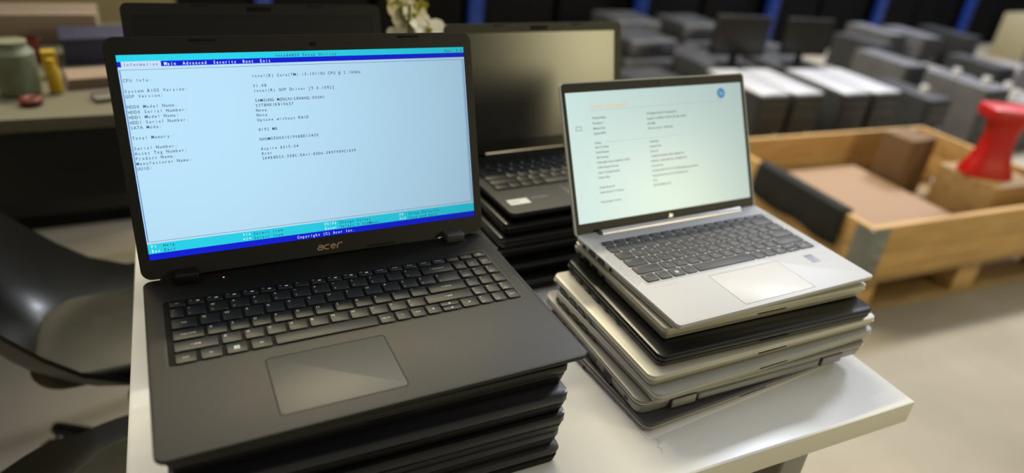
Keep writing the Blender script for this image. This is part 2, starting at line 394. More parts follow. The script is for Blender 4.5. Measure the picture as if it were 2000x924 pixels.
# recessed keyboard well
b = MB()
b.ring((-167.5, 165.5, -140.0, -37.5), (-165.9, 163.9, -138.4, -39.1), Zd - .2, Zd + .10, M['blk_deck'], r=3.5, ri=2.5)
b.rbox(-166.5, 164.5, -139, -38.5, Zd - .3, Zd + .02, M['seam'], r=3, b=.1)
kb = b.build('keyboard', big)
KZ = Zd + .05
def row(keys, y, h, ls=3.2, **kw):
    for k in keys:
        x0, x1, leg = k[0], k[1], k[2]; ex = k[3] if len(k) > 3 else {}
        a = dict(kw); a.update(ex); keyface('key', kb, x0, x1, y, a.pop('h', h), KZ, leg, ls=a.pop('ls', ls), **a)
fn = ['Esc', 'F1', 'F2', 'F3', 'F4', 'F5', 'F6', 'F7', 'F8', 'F9', 'F10', 'F11', 'F12', 'Pause', 'Insert', 'Delete', 'i', 'o', '*', '']
fn = ['Esc', 'F1', 'F2', 'F3', 'F4', 'F5', 'F6', 'F7', 'F8', 'F9', 'F10', 'F11', 'Scr Lk', 'PrtSc', 'Pause', 'Insert', 'Delete', 'i', '*', '']
P20 = (322.9 + 2.4) / 20
row([(-160.7 + i * P20, -160.7 + (i + 1) * P20 - 2.4, t, {'center': t in ('Esc', 'Scr Lk', 'PrtSc', 'Pause', 'Insert', 'Delete', 'i', '*'), 'ls': 2.5 if i in (0, 12, 13, 14, 15, 16) else 1.9, 'bot': 'power' if i == 19 else ('glyph' if t[:1] == 'F' and i != 7 else None)}) for i, t in enumerate(fn)], -42.0, 8.8, 2.2)
U = 19.05; G = 2.7
num = [('!', '1'), ('@', '2'), ('#', '3'), ('$', '4'), ('%', '5'), ('^', '6'), ('&', '7'), ('*', '8'), ('(', '9'), (')', '0'), ('_', '-'), ('+', '=')]
row([(-160.7, -149.2, '~', {'small': '`'})] + [(-146.6 + i * U, -146.6 + (i + 1) * U - G, a, {'small': c}) for i, (a, c) in enumerate(num)]
    + [(82.3, 116.4, '<- Backspace', {'center': True, 'ls': 3.0}), (119.2, 131.8, '-', {'center': True}), (134.7, 147.3, '+', {'center': True}), (150.2, 162.6, 'Num', {'center': True, 'ls': 2.8})], -53.5, 15.0, 3.6, lb=.004)
NP = ((119.2, 131.8), (134.7, 147.3), (150.2, 162.6))
row([(-160.7, -139.6, 'Tab', {'center': True, 'ls': 3})] + [(-136.7 + i * U, -136.7 + (i + 1) * U - G, c) for i, c in enumerate('QWERTYUIOP')]
    + [(-136.7 + 10 * U, -136.7 + 11 * U - G, '{', {'small': '['}), (-136.7 + 11 * U, -136.7 + 12 * U - G, '}', {'small': ']'}), (92.0, 116.4, '|', {'small': '\\', 'h': 16.9})]
    + [(a, c, n, {'small': s, 'ls': 3}) for (a, c), n, s in zip(NP, '789', ('Home', '', 'PgUp'))], -71.4, 15.2, 4.2, lb=.008)
row([(-160.7, -135.2, 'Caps Lock', {'center': True, 'ls': 3})] + [(-132.5 + i * U, -132.5 + (i + 1) * U - G, c) for i, c in enumerate('ASDFGHJKL')]
    + [(-132.5 + 9 * U, -132.5 + 10 * U - G, ':', {'small': ';'}), (-132.5 + 10 * U, -132.5 + 11 * U - G, '"', {'small': "'"}), (77.2, 116.4, '<-| Enter', {'center': True, 'ls': 3})]
    + [(a, c, n, {'ls': 3, 'small': ''}) for (a, c), n in zip(NP, '456')], -89.4, 15.0, 4.2, lb=.008)
row([(-160.7, -125.2, '^ Shift', {'center': True, 'ls': 3.2})] + [(-122.3 + i * U, -122.3 + (i + 1) * U - G, c) for i, c in enumerate('ZXCVBNM')]
    + [(-122.3 + i * U, -122.3 + (i + 1) * U - G, a, {'small': c}) for i, a, c in ((7, '<', ','), (8, '>', '.'), (9, '?', '/'))] + [(68.3, 116.4, '^ Shift', {'center': True, 'ls': 3.2})]
    + [(a, c, n, {'small': s, 'ls': 3}) for (a, c), n, s in zip(NP, '123', ('End', '', 'PgDn'))], -107.2, 14.2, 4.2, lb=.008)
row([(-160.7, -144.1, 'Ctrl', {'center': True}), (-140.8, -123.6, 'Fn', {'center': True}), (-120.2, -103.2, '', {'bot': 'win'}), (-99.8, -82.6, 'Alt', {'center': True}), (-79.4, 12.8, ''),
     (15.5, 29.2, 'Alt Gr', {'center': True}), (31.9, 44.6, '=', {'center': True}), (47.3, 60.2, 'Ctrl', {'center': True}), (62.9, 76.2, '', {'bot': 'left'}),
     (78.8, 97.2, '', {'bot': 'up', 'h': 6.6}), (99.9, 116.4, '', {'bot': 'right'}),
     (NP[0][0], NP[0][1], '0', {'small': 'Ins'}), (NP[1][0], NP[1][1], '.', {'small': 'Del'}), (NP[2][0], NP[2][1], 'Enter', {'center': True, 'ls': 2.8})], -123.6, 14.2, 3.0, lb=.004)
row([(78.8, 97.2, '', {'bot': 'down'})], -131.2, 6.6)
# touchpad
b = MB(); b.rbox(-92.6, 12.6, -227.5, -152.9, Zd - .3, Zd + .03, M['seam'], r=4, b=.05, n=6)
b.rbox(-91.7, 11.7, -226.6, -153.8, Zd - .3, Zd + .05, M['pad'], r=3.4, b=.05, n=6)
b.build('touchpad', big)
# indicator lights
b = MB(); b.cyl((-109.1, -9.5, Zd - .2), (-109.1, -9.5, Zd + .12), .85, .85, M['led'], 12); tl = b.build('indicator_light', big); tl['label'] = 'orange lit indicator'
b = MB(); b.cyl((-117.2, -9.7, Zd - .2), (-117.2, -9.7, Zd + .12), .7, .7, M['dkside'], 12); b.build('indicator_light', big)
# lid
th = R(18.473); LM = lid_matrix(th, Zd)
b = MB(); b.T = LM; b.sharp = 40
b.rbox(-181.2, 181.2, 3, 231.5, .4, 6.4, M['blk'], r=10, b=2.4, n=8)
lid = b.build('lid', big)
b = MB(); b.T = LM
b.ring((-180.9, 180.9, 3.5, 231.0), (-172.3, 172.3, 22.1, 216.1), -.5, .6, M['bezel'], r=9.5, ri=.4, n=8)
for x in (-98, 108): b.rbox(x - 12, x + 12, 227.2, 229.4, -1.3, -.4, M['rubber'], r=1, b=.2)      # bumpers
for x in (55,): b.rbox(x - 14, x + 18, 4.6, 6.2, -.9, -.4, M['rubber'], r=.7, b=.1)
for x in (-24, 2, 6, 44): b.cyl((x, 222.5, -.45), (x, 222.5, -.6), .7, .7, M['seam'], 10)
b.rbox(3, 9.5, 220.8, 224.4, -.56, -.45, M['seam'], r=.6, b=.02)
b.build('bezel', lid)
b = MB(); b.T = LM; b.ring((-181.6, 181.6, 2.8, 231.9), (-180.6, 180.6, 3.8, 230.9), .3, 1.5, M['dkside'], r=10.2, ri=9.4, n=8); b.build('rim', lid)
# display: menu of the setup utility
SX, SY = -172.1, 22.312                       # screen's lower left corner on the lid
b = MB(); b.T = LM
def sq(u0, u1, v0, v1, w, m): b.quad([(SX + u0, SY + 193.6 - v1, w), (SX + u1, SY + 193.6 - v1, w), (SX + u1, SY + 193.6 - v0, w), (SX + u0, SY + 193.6 - v0, w)], m)
sq(0, 344.2, 10.9, 177.6, -.02, M['eb']); sq(0, 344.2, 0, 6.0, -.02, M['ec']); sq(0, 344.2, 6.0, 10.9, -.02, M['ed'])
sq(0, 344.2, 177.6, 187.3, -.02, M['ec']); sq(0, 344.2, 187.3, 193.6, -.02, M['ed'])
sq(3.2, 36.2, 5.9, 10.9, -.05, M['el'])
for w, m, e in ((.55, M['ed'], 0),):
    sq(1.0, 1.6, 13.4, 175.6, -.05, m); sq(342.2, 342.8, 13.4, 175.6, -.05, m); sq(1.0, 342.8, 13.3, 13.6, -.05, M['et']); sq(1.0, 342.8, 175.4, 175.7, -.05, M['et'])
    sq(340.9, 341.1, 13.4, 175.6, -.05, M['et'])
CW = 2.685
def st(txt, u, v, m, bold=.012): b.text(txt, SX + u, SY + 193.6 - v - 1.55, -.07, 4.1, m, mono=CW, bold=bold, sx=.85)
st('InsydeH20 Setup Utility', 139.3, 3.6, M['et']); st('Rev. 5.0', 321.4, 3.6, M['et'])
st('Information', 4.6, 8.5, M['etb'])
for t, u in (('Main', 38.6), ('Advanced', 54.6), ('Security', 81.4), ('Boot', 108.2), ('Exit', 124.4)): st(t, u, 8.5, M['ew'])
Lr = 4.838
for k, t in ((0, 'CPU Info:'), (2, 'System BIOS Version:'), (3, 'GOP Version:'), (5, 'HDD0 Model Name:'), (6, 'HDD0 Serial Number:'), (7, 'HDD1 Model Name:'), (8, 'HDD1 Serial Number:'), (9, 'SATA Mode:'),
             (11, 'Total Memory:'), (13, 'Serial Number:'), (14, 'Asset Tag Number:'), (15, 'Product Name:'), (16, 'Manufacturer Name:'), (17, 'UUID:')): st(t, 1.5 + .6, 22.8 + k * 4.8, M['et'])
for k, t in ((0, 'Intel(R) Core(TM) i3-10110U CPU @ 2.10GHz'), (2, 'V1.08'), (3, 'Intel(R) GOP Driver [9.0.1092]'), (5, 'SAMSUNG MZNLN128HAHQ-000H1'), (6, 'S3T8NX1K810657'), (7, 'None'), (8, 'None'), (9, 'Optane without RAID'),
             (11, '8192 MB'), (13, 'NXHM5EH00101908BD13400'), (15, 'Aspire A315-54'), (16, 'Acer'), (17, '2A4E8D23-308C-EA11-80D6-0897989C1039')): st(t, 114.9, 22.8 + k * 4.8, M['et'])
for u, v, a, t, ut in ((2.7, 180.1, 'F1', 'Help', 13.5), (2.7, 184.7, 'Esc', 'Exit', 13.5), (169.3, 180.3, 'F5/F6', 'Change Values', 185.6), (169.3, 184.9, 'Enter', 'Select > SubMenu', 185.6),
                       (252.6, 180.5, 'F9', 'Setup Defaults', 263.2), (252.6, 185.1, 'F10', 'Save and Exit', 263.2), (86.5, 180.2, '', 'Select Item', 97.0), (86.5, 184.8, '', 'Select Item', 97.0)):
    if a: st(a, u, v, M['ew'], .02)
    st(t, ut, v, M['et'])
def arrow(u, v, a):
    P = [(-1.9, -.3), (.2, -.3), (.2, -1.3), (1.9, 0), (.2, 1.3), (.2, .3), (-1.9, .3)]; c, s = math.cos(R(a)), math.sin(R(a)); w = .72
    b.quad([(SX + u + (x * c - y * s) * w, SY + 193.6 - v + (x * s + y * c) * w, -.07) for x, y in P], M['ew'])
arrow(88, 180.2, 90); arrow(93.4, 180.2, 270); arrow(88, 184.8, 180); arrow(93.6, 184.8, 0); st('/', 89.4, 180.2, M['ew'], .02); st('/', 89.4, 184.8, M['ew'], .02)
st('Copyright (C) Acer Inc.', 139.9, 190.4, M['ew'])
b.build('screen', lid, False)
# logo: stroked rounded italic letters
def stroke(b, P, w, z, m, shear=.22, ox=0, oy=0, k=1.0):
    Q = [Vector((ox + (x + shear * y) * k, oy + y * k, z)) for x, y in P]
    L_, R_ = [], []
    for i, q in enumerate(Q):
        d = (Q[min(i + 1, len(Q) - 1)] - Q[max(i - 1, 0)]).normalized(); n = Vector((-d.y, d.x, 0)) * w / 2
        L_.append(q + n); R_.append(q - n)
    for i in range(len(Q) - 1): b.quad([R_[i], R_[i + 1], L_[i + 1], L_[i]], m)
def arc(cx, cy, rx, ry, a0, a1, n=14): return [(cx + rx * math.cos(R(a0 + (a1 - a0) * i / n)), cy + ry * math.sin(R(a0 + (a1 - a0) * i / n))) for i in range(n + 1)]
b = MB(); b.T = LM
ox, oy = -13.0, 8.6; wz = -.62; g = M['logo_gold']; wd = 1.25
stroke(b, [(0.6, 4.6), (4.3, 4.6)] + arc(4.3, 3.3, 1.3, 1.3, 90, 0, 6) + [(5.6, 0.1)], wd, wz, g, ox=ox, oy=oy)
stroke(b, [(5.6, 2.7), (1.6, 2.7)] + arc(1.6, 1.4, 1.3, 1.3, 90, 270, 8) + [(5.6, 0.1)], wd, wz - .01, g, ox=ox, oy=oy)
stroke(b, [(12.2, 4.6), (9.4, 4.6)] + arc(9.4, 2.35, 2.2, 2.25, 90, 270, 12) + [(12.2, .1)], wd, wz, g, ox=ox, oy=oy)
stroke(b, [(14.3, 2.4), (19.0, 2.4), (19.0, 3.0)] + arc(16.6, 2.35, 2.3, 2.25, 20, 270, 16) + [(18.8, .1)], wd, wz - .01, g, ox=ox, oy=oy)
stroke(b, [(21.2, -.5), (21.2, 2.6)] + arc(23.4, 2.6, 2.2, 2.4, 180, 90, 6) + [(26.0, 5.0)], wd, wz, g, ox=ox, oy=oy)
lg = b.build('logo', lid, False); lg['label'] = 'pale gold maker lettering on the lower bezel'
for s in (-1, 1):
    b = MB(); x0, x1 = (131, 153) if s > 0 else (-153, -131)
    b.rbox(x0 - 2.5, x1 + 2.5, -12.5, 5, Zd - .5, Zd + .05, M['seam'], r=1.5, b=.02)
    b.rbox(x0, x1, -11.5, 4, Zd - .2, Zd + 10, M['greyd'] if s > 0 else M['blk'], r=2.0, b=1.8)
    b.build('hinge', big)

# ---- laptops under the big one, top to bottom
BL = M['lidblk']
closed('black laptop directly under the big open black one', 345, 234, -38.5, -16.2, (-176, -229), -.8, M['blk'], M['lidblk2'], .55, cr=8)
closed('smooth dark blue-grey laptop in the left stack, second below the open one', 341, 238, -62, -38.8, (-176.5, -238), -1.6, M['blk'], M['lidblk'], .5, cr=9, lidb=1.8)
closed('glossy black laptop third below the open one in the left stack', 341, 236, -85, -62.3, (-177.5, -241), -1.5, M['blk'], M['lidblk2'], .5, cr=9, lidb=1.8)
closed('black laptop fourth below the open one in the left stack', 338, 234, -106.5, -85.3, (-175, -238), -1.2, M['blk'], M['lidblk2'], .5, cr=9, lidb=1.8)
closed('textured black laptop at the bottom of the left stack', 342, 232, -130, -106.8, (-177, -238), -1.6, M['rubber'], M['lidtex'], .5, cr=9, lidb=5)

# ---- silver laptop with the pale information page, top of the right stack
HZ = 11.7
hp = thing('laptop', 'open silver laptop showing a pale information page, on top of the right stack', 'laptop', mm(458.119, -14.718, -13.3 - HZ - 1.0), R(.59))
Hd = HZ + 1.0
HW_ = 153.8; HF = 205.8
b = MB()
b.rbox(-HW_, HW_, -HF, -1.5, Hd - 4.5, Hd, M['silver'], r=5, b=.7, n=6)
b.rbox(-HW_ + .2, HW_ - .2, -HF + 3, -2, 1.0, Hd - 4.3, M['side'], r=6, b=3, n=6, taper=5)
base = b.build('base', hp)
ports_left(base, 0, 0, Hd - 5.0, [('lock', -22), ('usb', -40), ('usb', -60), ('jack', -80)], x=-HW_ - .05)
for x, y in ((-120, -190), (120, -190), (-120, -20), (120, -20)):
    b = MB(); b.rbox(x - 14, x + 14, y - 3, y + 3, 0, 1.4, M['rubber'], r=2.5, b=.4); b.build('rubber_foot', hp)
b = MB(); b.ring((-137.6, 141.2, -128.2, -26.6), (-136.9, 140.5, -127.5, -27.3), Hd - .2, Hd + .12, M['etch'], r=3, ri=2.4)
b.rbox(-136.8, 140.4, -127.4, -27.4, Hd - .3, Hd + .03, M['silver'], r=2.4, b=.02)
kb = b.build('keyboard', hp); KZ = Hd + .04
def rowh(keys, y, h, ls=2.8, **kw):
    for k in keys:
        ex = k[3] if len(k) > 3 else {}; a = dict(kw); a.update(ex)
        keyface('key', kb, k[0], k[1], y, a.pop('h', h), KZ, k[2], m=M['hpkey'], ls=a.pop('ls', ls), hh=1.3, **a)
P15 = (273.8 + 2.3) / 15; U = 18.7; G = 2.4
rowh([(-135.3 + i * P15, -135.3 + (i + 1) * P15 - 2.3, t, {'center': True}) for i, t in enumerate(['esc', 'f1', 'f2', 'f3', 'f4', 'f5', 'f6', 'f7', 'f8', 'f9', 'f10', 'f11', 'f12', 'ins', 'del'])], -29.0, 7.9, 2.2)
rowh([(-135.3, -122.4, '~', {'small': '`'})] + [(-119.9 + i * U, -119.9 + (i + 1) * U - G, a, {'small': c, 'ls': 2.4}) for i, (a, c) in enumerate(num)] + [(104.5, 137.2, 'backspace', {'ls': 2.2})], -39.5, 15.2)
rowh([(-134.7, -111.7, 'tab', {'small': ''})] + [(-109.2 + i * U, -109.2 + (i + 1) * U - G, c, {'center': True, 'ls': 3.4}) for i, c in enumerate('QWERTYUIOP[]')] + [(115.2, 137.7, '\\', {'center': True})], -57.2, 15.0, 2.6)
rowh([(-134.2, -105.7, 'caps lock')] + [(-103.2 + i * U, -103.2 + (i + 1) * U - G, c, {'center': True, 'ls': 3.4}) for i, c in enumerate("ASDFGHJKL;'")] + [(102.5, 138.2, 'enter')], -74.7, 15.2, 2.6)
rowh([(-133.8, -96.6, 'shift', {'ls': 2.6})] + [(-94.1 + i * U, -94.1 + (i + 1) * U - G, c, {'center': True, 'ls': 3.4}) for i, c in enumerate("ZXCVBNM,./")] + [(92.9, 138.6, 'shift')], -92.4, 14.9, 2.6)
rowh([(-133.5, -116, 'ctrl'), (-113.2, -97.2, 'fn'), (-94.4, -77.2, '', {'bot': 'win'}), (-74.7, -59.5, 'alt'), (-56.9, 33.6, ''), (36.3, 52.2, 'alt'), (54.8, 70.6, 'prt sc', {'ls': 2.1}), (73.2, 89, '', {'bot': 'left'}),
      (91.6, 112.2, '', {'bot': 'up', 'h': 6.9}), (114.8, 138.8, '', {'bot': 'right'})], -109.9, 15.0, 2.6)
rowh([(91.6, 112.2, '', {'bot': 'down'})], -118.0, 6.9)
b = MB(); b.rbox(-53.6, 57.4, -199.0, -136.6, Hd - .3, Hd + .02, M['seam'], r=1.2, b=.01); b.rbox(-53.1, 56.9, -198.5, -137.1, Hd - .3, Hd + .05, M['hppad'], r=1, b=.01); b.build('touchpad', hp)
# loudspeaker grille: hatched triangles down both flanks of the keyboard
for gx0, gx1, lim in ((-151.0, -138.6, 1), (142.2, 151.0, 1)):
    b = MB(); y = -127.0; z = Hd + .05; k = 0; step = (gx1 - gx0) * 1.05
    while y < -30:
        for j in range(7):
            f = j / 7.0
            for (p, q) in (((gx0, y + step * f), (gx0 + (gx1 - gx0) * (1 - f), y + step * (f + (1 - f) / 2))),
                           ((gx1, y + step * .5 + step * f), (gx1 - (gx1 - gx0) * (1 - f), y + step * .5 + step * (f + (1 - f) / 2)))):
                P, Q = Vector((p[0], p[1], z)), Vector((q[0], q[1], z))
                if max(P.y, Q.y) > -27: continue
                n = (Q - P).normalized().cross(Vector((0, 0, 1))) * .16
                b.quad([P - n, Q - n, Q + n, P + n], M['etch'])
        y += step
    b.build('speaker_grille', hp, False)
b = MB(); z = Hd + .07
b.rbox(102.0, 116.8, -156.0, -137.8, Hd - .1, z, M['sticker_g'], r=.8, b=.01)
b.quad([(103, -142.2, z + .02), (115.6, -142.2, z + .02), (115.6, -139.2, z + .02), (103, -139.2, z + .02)], M['sticker_d'])
b.text('CORE', 104, -149, z + .02, 4.2, M['sticker_d'], sx=.8); b.text('i5', 105, -154.3, z + .02, 4.6, M['sticker_d'])
stk = b.build('sticker', hp, False); stk['label'] = 'small grey processor sticker'
b = MB(); b.ring((119.8, 137.0, -155.6, -138.4), (120.1, 136.7, -155.3, -138.7), Hd - .1, Hd + .05, M['etch'], r=2.2, ri=2); b.build('fingerprint_reader', hp)
b = MB()
for i, ch in enumerate('ELITEBOOK'): b.text(ch, -132.6 + i * 3.85, -137.4, Hd + .05, 3.3, M['etch'])
b.build('lettering', hp, False)
# hinge bar
M['bar'] = mat('satin_hinge_bar', (212, 212, 224), .32, .35)
b = MB(); b.cyl((-119.5, -6.6, Hd - .6), (117.5, -6.6, Hd - .6), 5.2, 5.2, M['bar'], 24)
for x in (-122, 120): b.rbox(x - 2.5, x + 2.5, -10, -3, Hd - .2, Hd + 1.4, M['greyd'], r=.8, b=.3)
b.build('hinge_bar', hp)
th = R(26.212); LM = lid_matrix(th, Hd)
b = MB(); b.T = LM; b.rbox(-153.6, 153.6, -4.0, 190.2, .5, 4.8, M['silver2'], r=6, b=1.2, n=6)
b.ring((-153.8, 153.8, -4.2, 190.4), (-152.2, 152.2, -2.6, 188.8), -.2, 1.2, M['silver'], r=6.2, ri=5.2, n=6)
lid = b.build('lid', hp)
b = MB(); b.T = LM; b.ring((-152.4, 152.4, -2.8, 189.0), (-147, 147, 11.992, 177.4), -.05, .6, M['bezel'], r=5.2, ri=.4, n=6)
for x in (0.5,): b.cyl((x, 183.4, 0), (x, 183.4, -.12), 1.6, 1.6, M['seam'], 16)
for x in (-40, -12, 14, 44): b.cyl((x, 183.6, 0), (x, 183.6, -.1), .5, .5, M['seam'], 8)
b.build('bezel', lid)
b = MB(); b.T = LM
for dx in (-2.6, -1.0, .6, 2.2):
    h0, h1 = ((-2.4, 3.4) if dx in (-2.6,) else (-2.2, 1.6)) if dx < 1 else ((-2.2, 1.6) if dx < 2 else (-3.6, 1.6))
    b.quad([(dx - .24 + .35 * h0, 4.6 + h0, -.12), (dx + .24 + .35 * h0, 4.6 + h0, -.12), (dx + .24 + .35 * h1, 4.6 + h1, -.12), (dx - .24 + .35 * h1, 4.6 + h1, -.12)], M['logo_sil'])
lg = b.build('logo', lid, False); lg['label'] = 'slanted silver line logo'
b = MB(); b.T = LM; SX, SY, SH = -147.0, 11.992, 165.4
def sq(u0, u1, v0, v1, w, m): b.quad([(SX + u0, SY + SH - v1, w), (SX + u1, SY + SH - v1, w), (SX + u1, SY + SH - v0, w), (SX + u0, SY + SH - v0, w)], m)
sq(0, 294, 0, SH, .1, M['hb'])
def tx(t, u, v, m, size=3.0): b.text(t, SX + u, SY + SH - v - size * .35, .05, size, m, sx=.94, bold=.018)
tx('System Information', 34, 18.6, M['ho'], 8.0)
sq(33.7, 256.8, 23.7, 24.0, .05, M['hg']); sq(52, 179.4, 65.3, 65.6, .05, M['hg']); sq(10.0, 19.5, 42.6, 48.0, .05, M['hg']); sq(11.0, 18.5, 43.8, 46.8, .04, M['hb'])
for v, t in ((33.3, 'Product Name'), (40.0, 'Processor 1'), (46.6, 'Memory Size'), (53.0, 'System BIOS'), (65.2, 'Device'), (70.7, 'Born On Date'), (77.2, 'Serial Number'), (83.8, 'SKU Number'), (90.2, 'Universally Unique Identifier (UUID)'), (96.6, 'UUID Standard Format'), (103.2, 'Asset Tracking Number'), (109.6, 'Feature Byte'), (122.4, 'System Board ID'), (128.8, 'System Board CT Number'), (141, 'Press Escape to Return')):
    tx(t, 36.8, v, M['ht'], 3.7)
for v, t in ((33.3, 'HP EliteBook 830 G7 Notebook PC'), (40.0, 'Intel(R) Core(TM) i5-10210U CPU @ 1.60GHz'), (46.6, '8192 MB'), (53.0, 'S70 Ver. 01.06.01  08/03/2021'), (70.7, '10/08/2020'), (77.2, '5CG0391L9X'), (83.8, '8PV71AV'), (90.2, '713B0F5E5D386EB11B0011000B4E1F30'), (96.6, '5E0F3B71-D386-B06E-9E01-1000B4E1F300'), (103.2, '5CG0391L9X'),
             (109.6, '3X3Z6J7K7M7N7W7X7Y7a7b8W8c8gFpaqauawb7bhcA'), (116.0, 'd6daea6eGdHtdULqnYvfexfCg3h4hKtmq.H'), (122.4, '8723'), (128.8, 'PJWZD0BRMCA5TR')):
    tx(t, 122.8, v, M['ht'], 3.7)
# round blue badge on the page
cx, cy = SX + 252.4 + 3.4, SY + SH - 13.3; n = 28
b.quad([(cx + 7.2 * math.cos(2 * math.pi * k / n), cy + 7.2 * math.sin(2 * math.pi * k / n), .05) for k in range(n)], M['hl'])
b.text('hp', cx, cy - 2.4, .02, 9.0, M['hb'], align='c', shear=.25, sx=.8)
b.build('screen', lid, False)

# ---- laptops under the silver one, top to bottom
closed('silver laptop directly under the open silver one, same size', 307, 203, -44.0, -26.2, (303, -208.5), -1.8, M['side'], M['silver2'], .58, cr=6, lidb=.8,
       ports=[('lock', 84), ('usb', 66), ('usb', 46), ('jack', 26)])
closed('black laptop between silver ones in the right stack', 317, 214, -61.3, -44.2, (285.5, -229), -2.4, M['dkside'], M['lidblk2'], .5, cr=9, lidb=2.4,
       ports=[('jack', 92), ('usb', 72), ('usb', 50), ('hdmi', 30), ('usbc', 8), ('lock', -20)])
closed('pale silver laptop fourth from the top of the right stack, below the black one', 346, 218, -77.6, -61.5, (272, -236), -.7, M['side'], M['silver2'], .55, cr=9, lidb=1.2,
       ports=[('jack', 97), ('hdmi', 78), ('usb', 54), ('usb', 34), ('usbc', 15)])
closed('silver laptop fifth from the top of the right stack, above the grey ones', 342, 217, -94, -77.8, (275, -247), .6, M['side'], M['silverg'], .55, cr=9, lidb=1.2,
       ports=[('jack', 97), ('hdmi', 78), ('usb', 54), ('usb', 34), ('usbc', 15)])
t = closed('thick grey laptop with its hinge side facing out, second from the right stack\'s bottom', 345, 227, -114.5, -94.2, (264, -236), -1.6, M['grey'], M['grey'], .68, cr=12, lidb=1.5, notch=False,
           ports=[('lock', 80), ('jack', 52), ('usb', 34), ('usb', 12), ('hdmi', -16), ('eth', -50), ('lock', -88)])
base = t.children[0]
for x0, x1 in ((-130, -95), (95, 130)):      # hinge covers on the outward rear edge
    b = MB(); b.rbox(x0, x1, -115.2, -104, 2.6, 15.2, M['greyd'], r=2, b=.8); b.rbox(x0 + .6, x1 - .6, -115.6, -104, 3.2, 14.6, M['grey'], r=2, b=.8); b.build('hinge_cover', t)
b = MB(); b.rbox(-92, 92, -114.6, -104, 4.0, 12.2, M['grey'], r=2, b=.8); b.build('rear_grille', t)
closed('dark grey laptop at the bottom of the right stack, turned askew', 322, 226, -129.5, -114.7, (268, -250), 2.6, M['grey'], M['greyd'], .5, cr=10, lidb=1.2,
       ports=[('usb', 60), ('usbc', 30), ('jack', 5)])

# ---- open laptop behind on the right, on its own black stack
def open_dark(label, pose, deck, w, d, L, thd, sw, sh, sb, scr, keys, m_deck, bz):
    t = thing('laptop', label, 'laptop', mm(pose[0], pose[1], deck - 15), pose[2]); Z = 15
    b = MB(); b.rbox(-w / 2, w / 2, -d, 2, Z - 5, Z, m_deck, r=9, b=1, n=6); b.rbox(-w / 2 + 1, w / 2 - 1, -d + 3, 0, 1, Z - 4.8, M['blk'], r=9, b=3, n=6, taper=4)
    b.build('base', t)
    for x, y in ((-w * .35, -d + 20), (w * .35, -d + 20), (-w * .35, -20), (w * .35, -20)):
        b = MB(); b.rbox(x - 14, x + 14, y - 3, y + 3, 0, 1.4, M['rubber'], r=2.5, b=.4); b.build('rubber_foot', t)
    LM = lid_matrix(thd, Z)
    b = MB(); b.T = LM; b.rbox(-w / 2, w / 2, 2, L, .4, 6.5, M['blk'], r=9, b=2, n=6); lid = b.build('lid', t)
    b = MB(); b.T = LM; b.ring((-w / 2 + .4, w / 2 - .4, 2.4, L - .4), (-sw / 2, sw / 2, sb, sb + sh), -.8, .6, bz, r=8.6, ri=.5, n=6)
    for x in (-w * .22, w * .22): b.rbox(x - 10, x + 10, L - 4.2, L - 2.4, -1.4, -.7, M['rubber'], r=.8, b=.2)
    b.rbox(-16, 16, L - 10.5, L - 4.6, -1.0, -.7, M['seam'], r=1, b=.1); b.build('bezel', lid)
    b = MB(); b.T = LM; b.quad([(-sw / 2, sb, 0), (sw / 2, sb, 0), (sw / 2, sb + sh, 0), (-sw / 2, sb + sh, 0)], scr); b.build('screen', lid, False)
    for x in (-w * .36, w * .36):
        b = MB(); b.rbox(x - 11, x + 11, -7, 3, Z - .2, Z + 6, M['blk'], r=2, b=1.5); b.build('hinge', t)
    if keys:
        x0, x1, yt, nr, rp = keys
        b = MB(); b.rbox(x0 - 3, x1 + 3, yt - nr * rp - 2, yt + 3, Z - .3, Z + .03, M['seam'], r=3, b=.02); kbd = b.build('keyboard', t)
        lay = [[1] * 15, [1] * 13 + [1.9], [1.5] + [1] * 12 + [1.4], [1.8] + [1] * 11 + [2.1], [2.3] + [1] * 10 + [2.6], [1.2, 1, 1, 1, 5.2, 1, 1, 1, 1, 1.5]]
        letters = ['', '1234567890-=', 'QWERTYUIOP[]', 'ASDFGHJKL', 'ZXCVBNM,./', '']
        for r, rowk in enumerate(lay):
            tot = sum(rowk); x = x0
            for i, kw in enumerate(rowk):
                wk = kw / tot * (x1 - x0 + 2.5)
                lt = letters[r][i - 1] if r and 0 < i <= len(letters[r]) else ''
                keyface('key', kbd, x, x + wk - 2.5, yt - r * rp, rp - 2.5, Z, lt, ls=5.0, lb=.01); x += wk
        b = MB(); b.rbox(-50, 50, -d + 12, -d + 64, Z - .3, Z + .05, M['pad'], r=3, b=.02); b.build('touchpad', t)
    return t
M['l3deck'] = mat('dark_grey_deck', (34, 34, 35), .5, 0, .3)
M['l3bez'] = mat('grey_black_bezel', (36, 35, 30), .5, 0, .3)
l3 = open_dark('open black laptop with a switched-off screen, behind between the two lit laptops', (413.2, 274.9, .03), -20, 324, 200, 200, .262, 296, 166, 20, M['scr_off'], (-146, 146, -28, 6, 16.6), M['l3deck'], M['l3bez'])
b = MB(); b.rbox(-150, -118, -176, -160, 14.9, 15.12, M['sticker_w'], r=1, b=.02); b.text('HDMI', -147, -170, 15.2, 6, M['sticker_d'])
s1 = b.build('sticker', l3, False); s1['label'] = 'white sticker'
b = MB(); b.rbox(-112, -84, -166, -160, 14.9, 15.12, M['sticker_g'], r=1, b=.02); s1 = b.build('sticker', l3, False); s1['label'] = 'narrow grey sticker'
zs = [-35.3, -54.2, -73.0, -92.0, -111.0, -129.8]
where = ['first', 'second', 'third', 'fourth', 'lowest']
